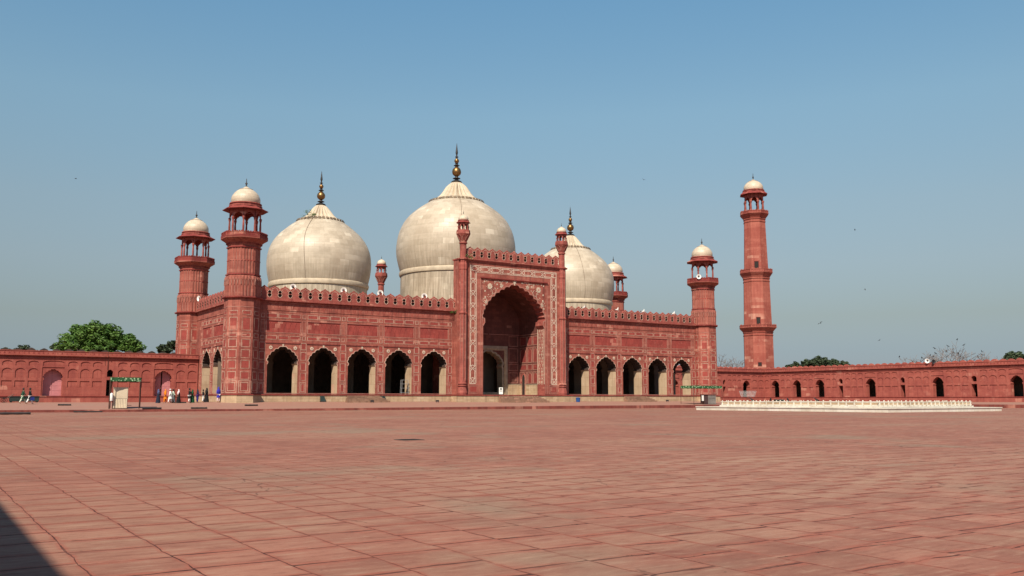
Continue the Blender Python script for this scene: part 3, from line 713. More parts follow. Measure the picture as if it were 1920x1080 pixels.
INL = [M['inlay'], M['red_panel'], M['flower'], M['inlay_soft'], M['red_dark']]
rng = random.Random(4)
for sg in (-1, 1):
    w = MBH()
    cs = [sg*(D1+PITCH*k) for k in range(5)]
    for c in cs:
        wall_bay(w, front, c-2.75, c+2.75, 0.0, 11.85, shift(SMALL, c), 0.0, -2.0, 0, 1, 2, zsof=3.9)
    a, b = sorted((sg*9.4, sg*10.155)); front.box(w, a, 0, -2.0, b, 11.85, 0, 0)
    a, b = sorted((sg*37.655, sg*39.2)); front.box(w, a, 0, -2.0, b, 11.85, 0, 0)
    fw = w.build('facade_wall', [M['red'], M['jamb'], M['inside'], M['weathered_and_shade']], hall)  # last material paints the shade of the arch soffits near-black
    for k, c in enumerate(cs):
        i_ = (MB(), MB()); bay_inlay(i_, front, c)
        i_[0].build('arch_trim', INL, fw); i_[1].build('inlay_panel', INL, fw)
        i_ = MB(); pier_inlay(i_, front, c+sg*2.75); i_.build('pier_panel', INL, fw)
        if k == 0:
            i_ = MB(); pier_inlay(i_, front, c-sg*2.62, 0.26); i_.build('pier_panel', INL, fw)
    m_ = MB()
    a, b = sorted((sg*9.5, sg*39.0))
    front.box(m_, a, 10.72, 0.0, b, 10.80, 0.06, 0); front.box(m_, a, 11.62, 0.0, b, 11.85, 0.10, 0)
    front.box(m_, a, 11.85, -2.0, b, 11.93, 0.30, 1); front.box(m_, a, 11.93, -2.0, b, 12.06, 0.38, 2)
    for j in range(34):
        u = a+(b-a)*(j+.5)/34
        front.ribbon(m_, [(u-.34,10.86),(u-.30,11.2),(u,11.55),(u+.30,11.2),(u+.34,10.86)], 0.05, 0.0, 0.022, 3)
    m_.build('cornice', [M['red'], M['red_dark'], M['red_fine'], M['red_panel']], fw)
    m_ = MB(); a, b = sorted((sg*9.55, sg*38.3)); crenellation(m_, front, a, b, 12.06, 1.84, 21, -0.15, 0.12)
    m_.build('parapet', [M['red_fine'], M['inlay'], M['weathered_and_shade']], fw)

# side walls of the hall with three tall arches each
for sg in (-1, 1):
    P = PL((sg*40.2, 0, 0), (0, -sg, 0), (sg, 0, 0))     # u = -sg*y
    w = MBH(); inl = []
    cy = [5.2, 10.75, 16.35]
    for y in cy:
        c = -sg*y
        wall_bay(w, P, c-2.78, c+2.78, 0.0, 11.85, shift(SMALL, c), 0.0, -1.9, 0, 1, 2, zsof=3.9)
        i_ = (MB(), MB(), MB()); bay_inlay(i_, P, c); pier_inlay(i_[2], P, c-sg*2.78); inl.append(i_)
    for y0, y1 in ((0.0, cy[0]-2.78), (cy[2]+2.78, 24.3)):
        a, b = sorted((-sg*y0, -sg*y1)); P.box(w, a, 0, -1.9, b, 11.85, 0, 0)
    sw = w.build('side_wall', [M['red'], M['jamb'], M['inside'], M['weathered_and_shade']], hall)  # soffit shade painted near-black here too
    for i_ in inl:
        i_[0].build('arch_trim', INL, sw); i_[1].build('inlay_panel', INL, sw); i_[2].build('pier_panel', INL, sw)
    m_ = MB(); a, b = sorted((-sg*1.5, -sg*23.0))
    P.box(m_, a, 10.72, 0.0, b, 10.80, 0.06, 0); P.box(m_, a, 11.62, 0.0, b, 11.85, 0.10, 0)
    P.box(m_, a, 11.85, -1.9, b, 11.93, 0.30, 1); P.box(m_, a, 11.93, -1.9, b, 12.06, 0.38, 0)
    m_.build('cornice', [M['red'], M['red_dark']], sw)
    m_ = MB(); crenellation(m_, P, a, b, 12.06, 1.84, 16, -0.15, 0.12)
    m_.build('parapet', [M['red_fine'], M['inlay_soft'], M['weathered_and_shade']], sw)
# rear wall, roof, floor, inner piers
b = MBH(); b.box(-40.2, 24.35, -0.97, 40.2, 25.6, 13.2); b.build('rear_wall', M['red'], hall)
b = MBH(); b.box(-39.5, 1.0, 11.4, -6.0, 24.4, 12.0); b.box(6.0, 1.0, 11.4, 39.5, 24.4, 12.0); b.box(-6.0, 6.6, 11.4, 6.0, 24.4, 12.0); b.build('roof', M['roof'], hall)
b = MBH(); b.box(-38.3, 2.0, -0.5, 38.3, 24.35, -0.012); b.box(-38.3, -0.02, -0.5, 38.3, 2.0, -0.008)
b.build('floor', M['inside'], hall)
b = MBH()
PI_ = PL((0,11.0,0), (1,0,0), (0,-1,0))
for k in range(-6, 7):
    c = k*6.1
    wall_bay(b, PI_, c-3.05, c+3.05, 0.0, 11.4, shift(arch_path(2.0, 4.6, 6.6, 5, .36, .2, 0, .13), c), 0.0, -1.5, 0, 0, 0)
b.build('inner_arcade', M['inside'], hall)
b = MBH(); b.box(-38.3,24.2,-0.0,38.3,24.34,11.4); b.build('rear_plaster', M['inside'], hall)

M['step_stone'] = mat_stone('worn_step_stone', (0.27,0.15,0.10), (0.36,0.21,0.14), (0.16,0.09,0.06), bw=1.1, bh=0.17, mortar=0.012)
# podium
pod = MBH()
def pod_box(x0, y0, x1, y1):
    pod.box(x0, y0, -1.5, x1, y1, -0.16, 0); pod.box(x0-.06, y0-.08, -0.16, x1+.06, y1, -0.02, 1)
pod_box(-38.6, -0.42, -10.3, 1.9); pod_box(10.3, -0.42, 38.6, 1.9); pod_box(-10.3, -2.15, 10.3, 1.9)
pod_box(-40.75, 2.3, -38.6, 22.2); pod_box(38.6, 2.3, 40.75, 22.2)
pod.build('podium', [M['cream'], M['red_dark']], hall)
for x, w_, yb in ((0.0, 3.4, -2.15), (-23.9, 2.3, -0.42), (23.9, 2.3, -0.42)):
    s_ = MBH()
    for j in range(5):
        e = j*0.38
        s_.box(x-w_-e*.55, yb-0.12-e-0.38, -1.5, x+w_+e*.55, yb-0.12-e, -0.18-j*0.165, 0)
    s_.build('stairs', M['step_stone'], hall)

# ---------------------------------------------------------------- portal (iwan)
YP = -1.25
pf = PL((0,YP,0), (1,0,0), (0,-1,0))
IW = arch_path(5.47, 11.15, 16.22, 9, 0.30, 0.25, 0.0, 0.34)
w = MBH()
wall_bay(w, pf, -8.5, 8.5, 0.0, 19.4, IW, 0.0, -1.95, 0, 1, 0)
for sg in (-1, 1):
    a, b_ = sorted((sg*8.5, sg*9.62)); w.box(a, YP+0.12, 0, b_, 0.3, 19.4, 0)
    a, b_ = sorted((sg*5.78, sg*5.98)); w.box(a, 0.7, 0, b_, 6.6, 17.0, 0)
    a, b_ = sorted((sg*6.0, sg*9.5)); w.box(a, 0.72, 0, b_, 6.6, 11.9, 0)
w.box(-5.98, 0.72, 17.0, 5.98, 6.6, 17.3, 0)
w.box(-5.98, 6.15, 11.9, 5.98, 6.6, 17.0, 0)
portal = w.build('portal', [M['red'], M['red_fine']], hall)
# flowered inner reveal strip
rg = random.Random(9)
for sg in (-1, 1):
    rv = MB()
    R_ = PL((sg*5.47, 0, 0), (0, 1, 0), (-sg, 0, 0))
    R_.box(rv, YP+.08, 1.6, -0.01, YP+.2, 11.0, 0.03, 0); R_.box(rv, 0.46, 1.6, -0.01, 0.60, 11.0, 0.03, 0)
    z = 1.9
    while z < 10.9:
        for yy in (-0.75, -0.3, 0.15):
            q = rg.uniform(.10,.17); o = rg.uniform(-.08,.08)
            R_.extr(rv, [(yy+o-q*.6,z),(yy+o,z-q),(yy+o+q*.6,z),(yy+o,z+q*1.2)], 0, 0.03, 0, back=False)
            R_.line(rv, (yy+o, z-.35), (yy+o+rg.uniform(-.15,.15), z-.1), 0.05, 0.02, 0)
        z += 0.52
    rv.build('flowered_reveal', [M['flower']], portal)
# recess behind the arch: side walls, back wall with inner doorway, pointed vault
YB = 6.13
rc = MB(); bk = PL((0,YB,0), (1,0,0), (0,-1,0))
DOOR = arch_path(2.55, 4.7, 6.68, 5, 0.3, 0.22, 0.0, 0.15)
vault = [(u*5.75/5.47, z*1.004) for u, z in arch_path(5.47, 11.15, 16.3, 10, 0.30, 0.0, 0.0, 0)]
poly = [(-5.75,0)] + DOOR + [(5.75,0)] + [(u,z) for u,z in reversed(vault)][1:-1]
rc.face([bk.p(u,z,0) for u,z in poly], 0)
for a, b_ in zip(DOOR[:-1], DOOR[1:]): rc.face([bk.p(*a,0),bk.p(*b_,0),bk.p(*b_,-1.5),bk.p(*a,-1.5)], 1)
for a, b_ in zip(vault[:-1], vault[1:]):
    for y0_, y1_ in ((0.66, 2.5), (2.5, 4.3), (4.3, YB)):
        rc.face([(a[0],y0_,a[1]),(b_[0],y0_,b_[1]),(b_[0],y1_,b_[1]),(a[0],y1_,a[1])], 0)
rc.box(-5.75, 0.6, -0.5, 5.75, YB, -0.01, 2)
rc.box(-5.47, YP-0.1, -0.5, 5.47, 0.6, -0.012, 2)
rc.build('recess', [M['recess_dark'], M['jamb'], M['marble_trim']], portal)
rd = MB()
bk.outline(rd, -3.52, 0.0, 3.52, 7.6, 0.42, 0.06, 1); bk.outline(rd, -3.1, 0.0, 3.1, 7.18, 0.22, 0.10, 2)
trim_arch(rd, bk, DOOR, 0.25, 1, 0.0)
bk.box(rd, -3.0, 6.9, 0, 3.0, 7.1, .03, 1)
for sg in (-1,1):
    a, b_ = sorted((sg*3.55, sg*5.74)); bk.box(rd, a, 0, 0, b_, 1.62, 0.05, 2); bk.box(rd, a, 1.62, 0, b_, 1.72, 0.08, 1)
    for z0, z1 in ((1.85,3.5),(3.8,4.85),(5.05,7.3),(7.6,9.2)):
        a, b_ = sorted((sg*3.75, sg*5.5)); bk.outline(rd, a, z0, b_, z1, 0.09, 0.03, 3)
    bk.box(rd, *((-5.74, 9.35, 0, -0.1, 9.45, 0.05) if sg<0 else (0.1, 9.35, 0, 5.74, 9.45, 0.05)), 3)
    S_ = PL((sg*5.75,0,0), (0,1,0), (-sg,0,0))
    S_.box(rd, 0.72, 0, 0, 6.1, 1.55, 0.06, 2); S_.box(rd, 0.72, 1.55, 0, 6.1, 1.66, 0.1, 1)
    S_.box(rd, 0.72, 9.3, 0, 6.1, 9.42, 0.08, 3); S_.box(rd, 0.68, 1.66, 0, 0.86, 12.2, 0.06, 1)
    for y0_, y1_ in ((0.98,2.25),(2.45,3.75),(4.0,5.9)):
        yc, hw = (y0_+y1_)/2, (y1_-y0_)/2
        for z0, z1, ar_ in ((1.75,3.6,True),(3.8,4.75,False),(4.98,7.4,True),(7.65,9.1,False)):
            S_.outline(rd, y0_, z0, y1_, z1, 0.10, 0.05, 3)
            if ar_:
                pth = shift(arch_path(hw-.2, z0+(z1-z0)*.58, z1-.2, 3, .35, .18, z0+.12, 0), yc)
                S_.extr(rd, pth, 0.0, 0.012, 4, back=False); S_.ribbon(rd, pth, 0.06, 0, .045, 3)
            else: S_.plate(rd, y0_+.15, z0+.15, y1_-.15, z1-.15, 0.012, 4)
    # narrow doorway in the side of the recess, its shade a near-black plate
    pth = shift(arch_path(0.36, 2.6, 3.2, 3, .35, .1, 0.0, 0), 4.75)
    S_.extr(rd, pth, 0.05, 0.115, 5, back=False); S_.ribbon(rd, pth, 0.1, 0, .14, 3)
rd.build('recess_panelling', [M['red'], M['marble_trim'], M['cream'], M['inlay_soft'], M['red_dark'], M['shadowdark']], portal)

# white inlay border and flowered spandrels
ib = MB(); WL = 0.08
def lattice(axis, c0, c1, lo, hi, n):
    """interlaced band: crosses and long hexagons between lo and hi, running from c0 to c1"""
    L = (c1-c0)/n
    def q(t, s): return (t, s) if axis == 'u' else (s, t)
    mid = (lo+hi)/2; m1, m2 = lo+(hi-lo)*.16, hi-(hi-lo)*.16
    for i in range(n):
        t0 = c0+L*i; tx = t0+L*.36
        pf.line(ib, q(t0,m1), q(tx,m2), WL, .022); pf.line(ib, q(t0,m2), q(tx,m1), WL, .022)
        pf.line(ib, q((t0+tx)/2,lo+(mid-lo)*.1), q((t0+tx)/2,lo+(mid-lo)*.6), WL*.8, .02); pf.line(ib, q((t0+tx)/2,hi-(hi-mid)*.1), q((t0+tx)/2,hi-(hi-mid)*.6), WL*.8, .02)
        pf.line(ib, q(tx,m1), q(tx+L*.09,mid), WL, .021); pf.line(ib, q(tx,m2), q(tx+L*.09,mid), WL, .021)
        for s in (m1, m2): pf.line(ib, q(tx+L*.06,s), q(t0+L*.94,s), WL, .022)
        for s, e in ((m1,lo),(m2,hi)):
            pf.line(ib, q(tx,s), q(tx+L*.08,(s+e)/2), WL*.8, .02); pf.line(ib, q(t0+L,s), q(t0+L*.92,(s+e)/2), WL*.8, .02)
XO, XI, ZO, ZI, ZB = 7.74, 6.72, 18.68, 17.84, 1.62
lattice('z', ZB, ZI, -XO, -XI, 9); lattice('z', ZB, ZI, XI, XO, 9); lattice('u', -XI, XI, ZI, ZO, 7)
for sg in (-1, 1):
    lattice('u', *sorted((sg*XI, sg*XO)), ZI, ZO, 1)
    for x in (XO, XI):
        a, b_ = sorted((sg*x, sg*(x-WL))) ; pf.box(ib, a, ZB, -.01, b_, ZO if x==XO else ZI, .024, 0)
    a, b_ = sorted((sg*XI, sg*XO)); pf.box(ib, a, ZB-WL, -.01, b_, ZB, .024, 0)
    a, b_ = sorted((sg*6.25, sg*7.95)); pf.outline(ib, a, .12, b_, 1.42, .07, .024, 1)
    a, b_ = sorted((sg*6.5, sg*7.7)); pf.outline(ib, a, .32, b_, 1.22, .06, .024, 1); pf.plate(ib, a+.08, .4, b_-.08, 1.14, .008, 2)
    a, b_ = sorted((sg*5.62, sg*5.70)); pf.box(ib, a, .1, -.01, b_, 11.6, .03, 1)
    a, b_ = sorted((sg*5.92, sg*6.0)); pf.box(ib, a, .1, -.01, b_, 16.95, .03, 1)
pf.box(ib, -XO, ZO, -.01, XO, ZO+WL, .024, 0); pf.box(ib, -XI, ZI-WL, -.01, XI, ZI, .024, 0)
pf.box(ib, -6.0, 16.98, -.01, 6.0, 17.12, .22, 3)
pf.ribbon(ib, [p for p in IW if p[1] > 9.8], 0.15, -.02, .04, 1)
ib.build('inlaid_border', [M['border'], M['inlay_soft'], M['red_panel'], M['red_dark']], portal)
rg = random.Random(21)
def inside_arch(u, z, m=0.35):
    au = abs(u)
    for i in range(len(IW)//2):
        if IW[i][1] > 9 and -IW[i][0] <= au: 
            return z < IW[i][1] + m
    return z < 16.22 + m
for sg in (-1, 1):
    fl = MB()
    ro = MB(); pf.disc(ro, sg*4.35, 15.85, .50, .05, 10, 0, star=.62); pf.disc(ro, sg*4.35, 15.85, .18, .07, 8, 1); ro.build('rosette', [M['flower'], M['inlay']], portal)
    for (u,z,r) in ((3.1,16.2,.2),(2.25,15.95,.0),(5.15,14.2,.22),(5.35,13.0,.18),(5.2,15.1,.2),(3.5,16.55,.16),(1.35,16.68,.18),(5.3,16.5,.17),(4.9,16.6,.12),(3.0,15.6,.12),(2.6,16.6,.12),(5.4,12.3,.12),(4.6,14.6,.12)):
        if r: pf.disc(fl, sg*u, z, r*.8, .04, 6, 0, star=.5, ph=u)
    for (u,z) in ((2.3,16.05),(5.0,13.5)):
        for k in range(6):
            a = k*pi/3+.4; pf.line(fl, (sg*u,z), (sg*u+.34*cos(a),z+.34*sin(a)), .09, .035, 0)
    for k in range(44):
        u = rg.uniform(.9,5.7); z = rg.uniform(11.6,16.85)
        if inside_arch(u, z): continue
        a = rg.uniform(0,pi); q = rg.uniform(.05,.10)
        pf.extr(fl, [(sg*u-q*cos(a),z-q*sin(a)),(sg*u+q*.5*sin(a),z-q*.5*cos(a)),(sg*u+q*cos(a),z+q*sin(a)),(sg*u-q*.5*sin(a),z+q*.5*cos(a))], 0, .03, 0, back=False)
    for (cu,cz,r,a0,a1) in ((3.0,16.1,.55,0.2,3.8),(4.5,14.9,.6,1.2,4.8),(1.9,16.4,.4,-.5,2.6),(5.2,13.6,.4,.5,4.0),(3.8,15.3,.5,2.0,5.2)):
        pts = [(sg*(cu+r*cos(a0+(a1-a0)*t/10)), cz+r*sin(a0+(a1-a0)*t/10)) for t in range(11)]
        pts = [p for p in pts if not inside_arch(p[0], p[1], .1)]
        if len(pts) > 2: pf.ribbon(fl, pts, .045, 0, .02, 0)
    fl.build('flower_inlay', [M['flower'], M['inlay']], portal)
fl = MB()
pf.disc(fl, 0, 16.70, .40, .07, 6, 0, star=.35, ph=pi/6); pf.box(fl, -.07, 16.25, 0, .07, 16.98, .06, 0)
fl.build('apex_flower', [M['flower'], M['inlay']], portal)
m_ = MB()
pf.box(m_, -8.4, 19.2, 0, 8.4, 19.4, .10, 0); pf.box(m_, -9.7, 19.4, -1.7, 9.7, 19.52, .24, 1); pf.box(m_, -9.7, 19.52, -1.75, 9.7, 19.62, .30, 0)
m_.build('cornice', [M['red'], M['red_dark']], portal)
m_ = MB(); crenellation(m_, pf, -8.35, 8.35, 19.62, 1.84, 13, -.3, 0.0)
m_.build('parapet', [M['red_fine'], M['inlay'], M['weathered_and_shade']], portal)

# slender turrets on the portal corners, and the one seen behind between two domes
def portal_turret(parent_loc, zoff=0.0):
    t = MBH(); R = 0.56
    def flute(z, R_, n=8, d=.12): return [(R_*(1-(d if j%2 else 0))*cos(2*pi*j/(2*n)+OCT), R_*(1-(d if j%2 else 0))*sin(2*pi*j/(2*n)+OCT), z) for j in range(2*n)]
    zz = [(-0.95,.70),(0.0,.70),(.25,.74),(.9,.60),(1.15,.52),(1.2,.66),(1.3,.66),(1.34,.56),(1.48,.56),(1.5,.66),(1.6,.66),(1.66,.6),(2.3,.57),(2.6,R),(11.5,R),(11.55,.68),(11.78,.68),(11.84,R),(17.9,.55),(18.0,.62),(18.8,.62),(18.95,.55),(19.4,.52),(19.45,.68),(19.62,.68),(19.7,.49),(21.7,.47),(21.75,.60),(21.92,.60),(21.98,.5),(22.15,.56),(22.7,.80),(23.1,1.02),(23.2,1.04)]
    t.grid([flute(z+zoff, r, 8, .16 if 1.7 < z < 19.3 else .02) for z, r in zz], 0)
    o = t.build('portal_turret', [M['red_fine']], hall, loc=parent_loc)
    s_ = MB()
    for j in range(8):       # pale fillets down the shaft and round the lotus
        a = OCT+pi/8*(2*j); ca, sa = cos(a), sin(a)
        s_.tube([(.565*ca,.565*sa,1.9+zoff),(.565*ca,.565*sa,11.45+zoff)], .042, 4); s_.tube([(.555*ca,.555*sa,11.9+zoff),(.555*ca,.555*sa,17.8+zoff)], .035, 4)
        a0, a1 = a-pi/8, a+pi/8
        pts = []
        for q in range(7):
            t_ = q/6; aa = a0+(a1-a0)*t_; hgt = sin(pi*t_); z = 22.2+.75*hgt**.7; rr = .60+.33*hgt**.8
            pts.append((rr*cos(aa), rr*sin(aa), z+zoff))
        s_.tube(pts, .04, 4)
    s_.build('pale_fillets', M['inlay_soft'], o)
    g_ = MB(); g_.grid([octo(23.15+zoff,1.02),octo(23.2+zoff,1.05),octo(23.72+zoff,.98),octo(23.72+zoff,.86),octo(23.3+zoff,.86)],0); g_.face(octo(23.3+zoff,.87),0); g_.build('balcony', M['red_fine'], o)
    chhatri(o, .74, 23.3+zoff, 24.55+zoff, 24.8+zoff, 1.06, 24.98+zoff, 25.2+zoff, .74, 26.1+zoff, 26.7+zoff, .085, detail=False)
    return o
pt = portal_turret((-8.95, YP-.05, 0))
c2 = copy_tree(pt, hall, loc=Vector((8.75, YP-.05, 0))+HO)
c3 = copy_tree(pt, hall, loc=Vector((-9.75, 24.6, -3.35))+HO)

# ---------------------------------------------------------------- corner towers of the hall
def corner_tower():
    R0 = 2.2; ap = R0*C8; hw = R0*sin(pi/8)
    t = MBH()
    t.grid([octo(0.0,R0),octo(11.85,R0)],0)
    t.grid([octo(11.85,R0),octo(11.85,R0+.26),octo(11.95,R0+.34),octo(12.06,R0+.34),octo(12.10,R0+.06)],1)
    def flutes(z, R_, d):
        pts = []
        for k in range(8):
            a = Vector(octo(z,R_)[k]); b_ = Vector(octo(z,R_)[(k+1)%8]); n_ = Vector((cos((k+1)*pi/4), sin((k+1)*pi/4), 0))
            for j in range(12):
                s = j/12; pts.append(a.lerp(b_, s) + n_*d*abs(sin(4*pi*s)))
        return pts
    t.grid([flutes(12.10,R0-.02,.11),flutes(14.1,R0-.02,.11),flutes(14.25,R0+.03,.10),flutes(14.6,R0-.02,.09),flutes(14.78,R0-.16,.03)],0)
    R2 = 2.03
    t.grid([octo(14.78,R2),octo(14.8,R2+.16),octo(14.95,R2+.16),octo(14.97,R2)],1)
    t.grid([flutes(14.97,R2-.05,.10),flutes(16.6,R2-.05,.10)],0); t.grid([octo(16.58,R2+.0),octo(16.6,R2+.05),octo(16.68,R2+.05),octo(16.70,R2+.0)],2)
    t.grid([flutes(16.68,R2-.05,.10),flutes(18.25,R2-.05,.10)],0)
    t.grid([octo(18.25,R2),octo(18.27,R2+.15),octo(18.42,R2+.15),octo(18.44,R2)],1)
    t.grid([octo(18.44,R2),octo(18.55,R2),octo(18.6,R2+.07),octo(18.67,R2+.07),octo(18.72,R2+.08),octo(18.92,R2+.20),octo(19.10,R2+.42),octo(19.25,R2+.68),octo(19.36,R2+.84),octo(19.40,R2+.88),octo(19.52,R2+.88)],0)
    o = t.build('corner_tower', [M['red'], M['red_dark'], M['red_panel']], hall, loc=(-TWX,0,0))
    for k in range(8):
        i_ = MB()
        P = face_plane(k, ap); q = .56
        for z0, z1 in ((9.78,10.3),(7.82,9.45),(7.0,7.5),(5.75,6.75),(4.4,5.45),(3.1,4.15),(1.75,2.75)):
            P.outline(i_, -q, z0, q, z1, .05, .026, 0); P.plate(i_, -q+.17, z0+.15, q-.17, z1-.15, .006, 1)
        P.outline(i_, -.72, .12, .72, 1.62, .05, .026, 0); P.outline(i_, -.48, .36, .48, 1.4, .048, .026, 0); P.plate(i_, -.36, .5, .36, 1.26, .006, 1)
        P.box(i_, -hw+.02, 10.72, -.01, hw-.02, 10.79, .03, 2)
        i_.build('inlay_panel', [M['inlay'], M['red_panel'], M['inlay_soft'], M['red_dark']], o)
        i_ = MB(); P2 = face_plane(k, ap); P3 = face_plane(k, R2*C8)
        for j in range(5):
            u = -hw+2*hw*j/4
            if 0 < j < 4: P2.box(i_, u-.028, 12.15, -.01, u+.028, 14.0, .012, 2)
            u3 = u*R2/R0
            if 0 < j < 4: P3.box(i_, u3-.026, 15.0, -.03, u3+.026, 18.2, .0, 2)
        for j in range(4):
            c = -hw+2*hw*(j+.5)/4; a = hw/4*.86
            P2.ribbon(i_, [(c-a,13.55),(c-a*.9,14.0),(c-a*.4,14.28),(c,14.45),(c+a*.4,14.28),(c+a*.9,14.0),(c+a,13.55)], .045, .05, .115, 2)
            for q_ in range(2):      # ribs of the flared cornice
                zz0, zz1 = 18.72, 19.1
                P3.extr(i_, [(c-.03+q_*.2,zz0),(c+.03+q_*.2,zz0),(c+.03+q_*.2,zz0+.2),(c-.03+q_*.2,zz0+.2)], .05, .2, 3, back=False)
        i_.build('shaft_fillets', [M['inlay'], M['red_panel'], M['inlay_soft'], M['red_dark']], o)
    p_ = MB(); p_.grid([octo(-1.5,2.72),octo(-.16,2.62)],0); p_.grid([octo(-.16,2.62),octo(-.16,2.70),octo(-.02,2.70),octo(-.015,2.0)],1)
    p_.build('plinth', [M['cream'], M['red_dark']], o)
    RL = 2.90; bl = MB()
    bl.grid([octo(19.49,RL-.12),octo(19.52,RL),octo(19.80,RL+.02),octo(19.82,RL-.04),octo(20.10,RL-.06),octo(20.12,RL),octo(20.18,RL),octo(20.19,RL-.2),octo(19.9,RL-.22)],0); bl.face(octo(19.9,RL-.2),0)
    for k in range(8):
        P = face_plane(k, (RL-.05)*C8); h_ = RL*sin(pi/8)
        for j in range(4):
            a = -h_+.08+j*(2*h_-.16)/4; P.outline(bl, a+.04, 19.85, a+(2*h_-.16)/4-.04, 20.08, .05, .03, 0)
        for s in range(7): P.box(bl, -h_+.08+s*h_*2/7, 20.19, -.16, -h_+.22+s*h_*2/7, 20.29, -.02, 0)
    bl.build('balcony', M['red_dark'], o)
    chhatri(o, 1.90, 19.9, 22.8, 23.2, 2.84, 23.62, 24.12, 1.82, 26.4, 27.5, .125)
    return o
ct = corner_tower()
for (x, y) in ((TWX,0),(-TWX,TWY),(TWX,TWY)):
    copy_tree(ct, hall, loc=Vector((x,y,0))+HO)

# ---------------------------------------------------------------- marble domes
def collar(parent, r, z, n, s):
    b = MB()
    for k in range(n):
        a = 2*pi*k/n; ca, sa = cos(a), sin(a); tx, ty = -sa, ca
        for (dr, dz, w_) in ((0.0,0.0,1.0),):
            pts = []
            for (rr, zz, ww) in ((-.14,.20,.14),(.14,.10,.20),(.24,-.10,.16),(.16,-.22,.05)):
                rr*=s; zz*=s; ww*=s
                pts.append([((r+rr)*ca-tx*ww,(r+rr)*sa-ty*ww,z+zz),((r+rr)*ca+tx*ww,(r+rr)*sa+ty*ww,z+zz)])
            b.grid(pts, 0, close=False)
            for i in range(len(pts)-1): pass
    return b.build('lotus_collar', M['petal_shade_marble'], parent)
M['petal_shade_marble'] = mat_plain('shade_dark_marble_petals', (0.15,0.105,0.065), 0.7, 0.35, 2.5)  # brown darkened to paint the shade beneath the petals
def spire(parent, z0, z1, s):
    H = z1-z0
    prof = [(1.25,0),(.95,.03),(.45,.055),(.30,.07),(.85,.09),(.85,.10),(.40,.12),(.30,.145),(.55,.165),(.88,.20),(1.0,.245),(1.0,.275),(.9,.32),(.62,.36),(.36,.385),(.30,.40),(.62,.415),(.68,.425),(.30,.44),(.28,.46),(.42,.468),(.24,.478),(.36,.495),(.52,.525),(.54,.545),(.44,.575),(.24,.60),(.18,.625),(.40,.637),(.40,.645),(.17,.66),(.16,.70),(.26,.735),(.28,.75),(.20,.82),(.10,.92),(.015,1.0)]
    b = MB(); b.lathe([(r*s, z0+t*H) for r, t in prof], 16, mi=0, cap0=True)
    for f in range(len(b.f)):
        zm = sum(b.v[i][2] for i in b.f[f])/len(b.f[f]); t = (zm-z0)/H
        b.m[f] = 1 if (.15 < t < .38 or .485 < t < .60) else 0
    return b.build('finial', [M['bronze'], M['gold']], parent, smooth='auto')
def ribbed(prof, n, depth=.17):
    rings = []
    for r, z in prof:
        rings.append([(r*(1-depth*(1-abs(sin(n*a/2))))*cos(a), r*(1-depth*(1-abs(sin(n*a/2))))*sin(a), z) for a in (2*pi*j/(n*6) for j in range(n*6))])
    return rings
def dome(loc, prof, drum, ring, cone, coll, sp, mat, ncoll, cable):
    b = MBH(); b.lathe(prof, 96, mi=0); o = b.build('dome', mat, hall, loc=loc, smooth=True)
    b = MB(); b.lathe(drum, 72, mi=0); b.build('drum', mat, o, smooth='auto')
    b = MB(); b.lathe(ring, 72, mi=0); b.build('ring_moulding', M['rib_cone'], o, smooth='auto')
    b = MB(); b.grid(ribbed(cone, 22), 0); b.build('ribbed_crown', M['rib_cone'], o, smooth='auto')
    collar(o, coll[0], coll[1], ncoll, coll[2]*1.45); spire(o, *sp)
    def at(a, tab):
        return [((r+.04)*cos(a+.03*math.sin(z*.45)), (r+.04)*sin(a+.03*math.sin(z*.45)), z+.03) for r, z in tab]
    b = MB(); b.tube(at(cable, list(reversed(cone))[1:]+list(reversed(prof))[1:]), .02, 5); b.build('lightning_cable', M['metal_dark'], o)
    return o
def smooth_prof(pts, n=6):
    """catmull-rom through the measured outline"""
    out = []
    for i in range(len(pts)-1):
        p0 = pts[max(i-1,0)]; p1 = pts[i]; p2 = pts[i+1]; p3 = pts[min(i+2,len(pts)-1)]
        for s in range(n):
            t = s/n
            out.append(tuple(.5*((2*p1[q])+(-p0[q]+p2[q])*t+(2*p0[q]-5*p1[q]+4*p2[q]-p3[q])*t*t+(-p0[q]+3*p1[q]-3*p2[q]+p3[q])*t**3) for q in (0,1)))
    return out+[pts[-1]]
BIG = smooth_prof([(9.2,20.1),(9.36,20.6),(9.62,21.6),(9.83,22.6),(9.93,23.65),(9.88,24.65),(9.74,25.66),(9.5,26.66),(9.12,27.6),(8.58,28.6),(7.74,29.6),(6.58,30.6),(5.12,31.6),(4.3,32.1)])
dome((0,YD,0), BIG, [(9.15,11.9),(9.15,19.45),(9.0,19.5)], [(9.0,19.35),(9.32,19.42),(9.42,19.7),(9.36,20.05),(9.22,20.15),(9.0,20.2)],
     smooth_prof([(4.35,32.15),(3.85,32.45),(3.05,33.0),(2.4,33.75),(1.78,34.7),(1.12,35.3),(.66,35.6),(.3,35.72)],4), (4.4,32.08,1.0), (35.6,42.4,.76), M['dome_big'], 44, radians(245))
SIDE = smooth_prof([(7.35,16.6),(7.5,17.25),(7.65,18.0),(7.75,18.8),(7.79,19.6),(7.75,20.35),(7.65,21.1),(7.46,21.83),(7.13,22.6),(6.77,23.2),(6.14,24.0),(5.33,24.75),(4.44,25.5),(3.3,26.3)])
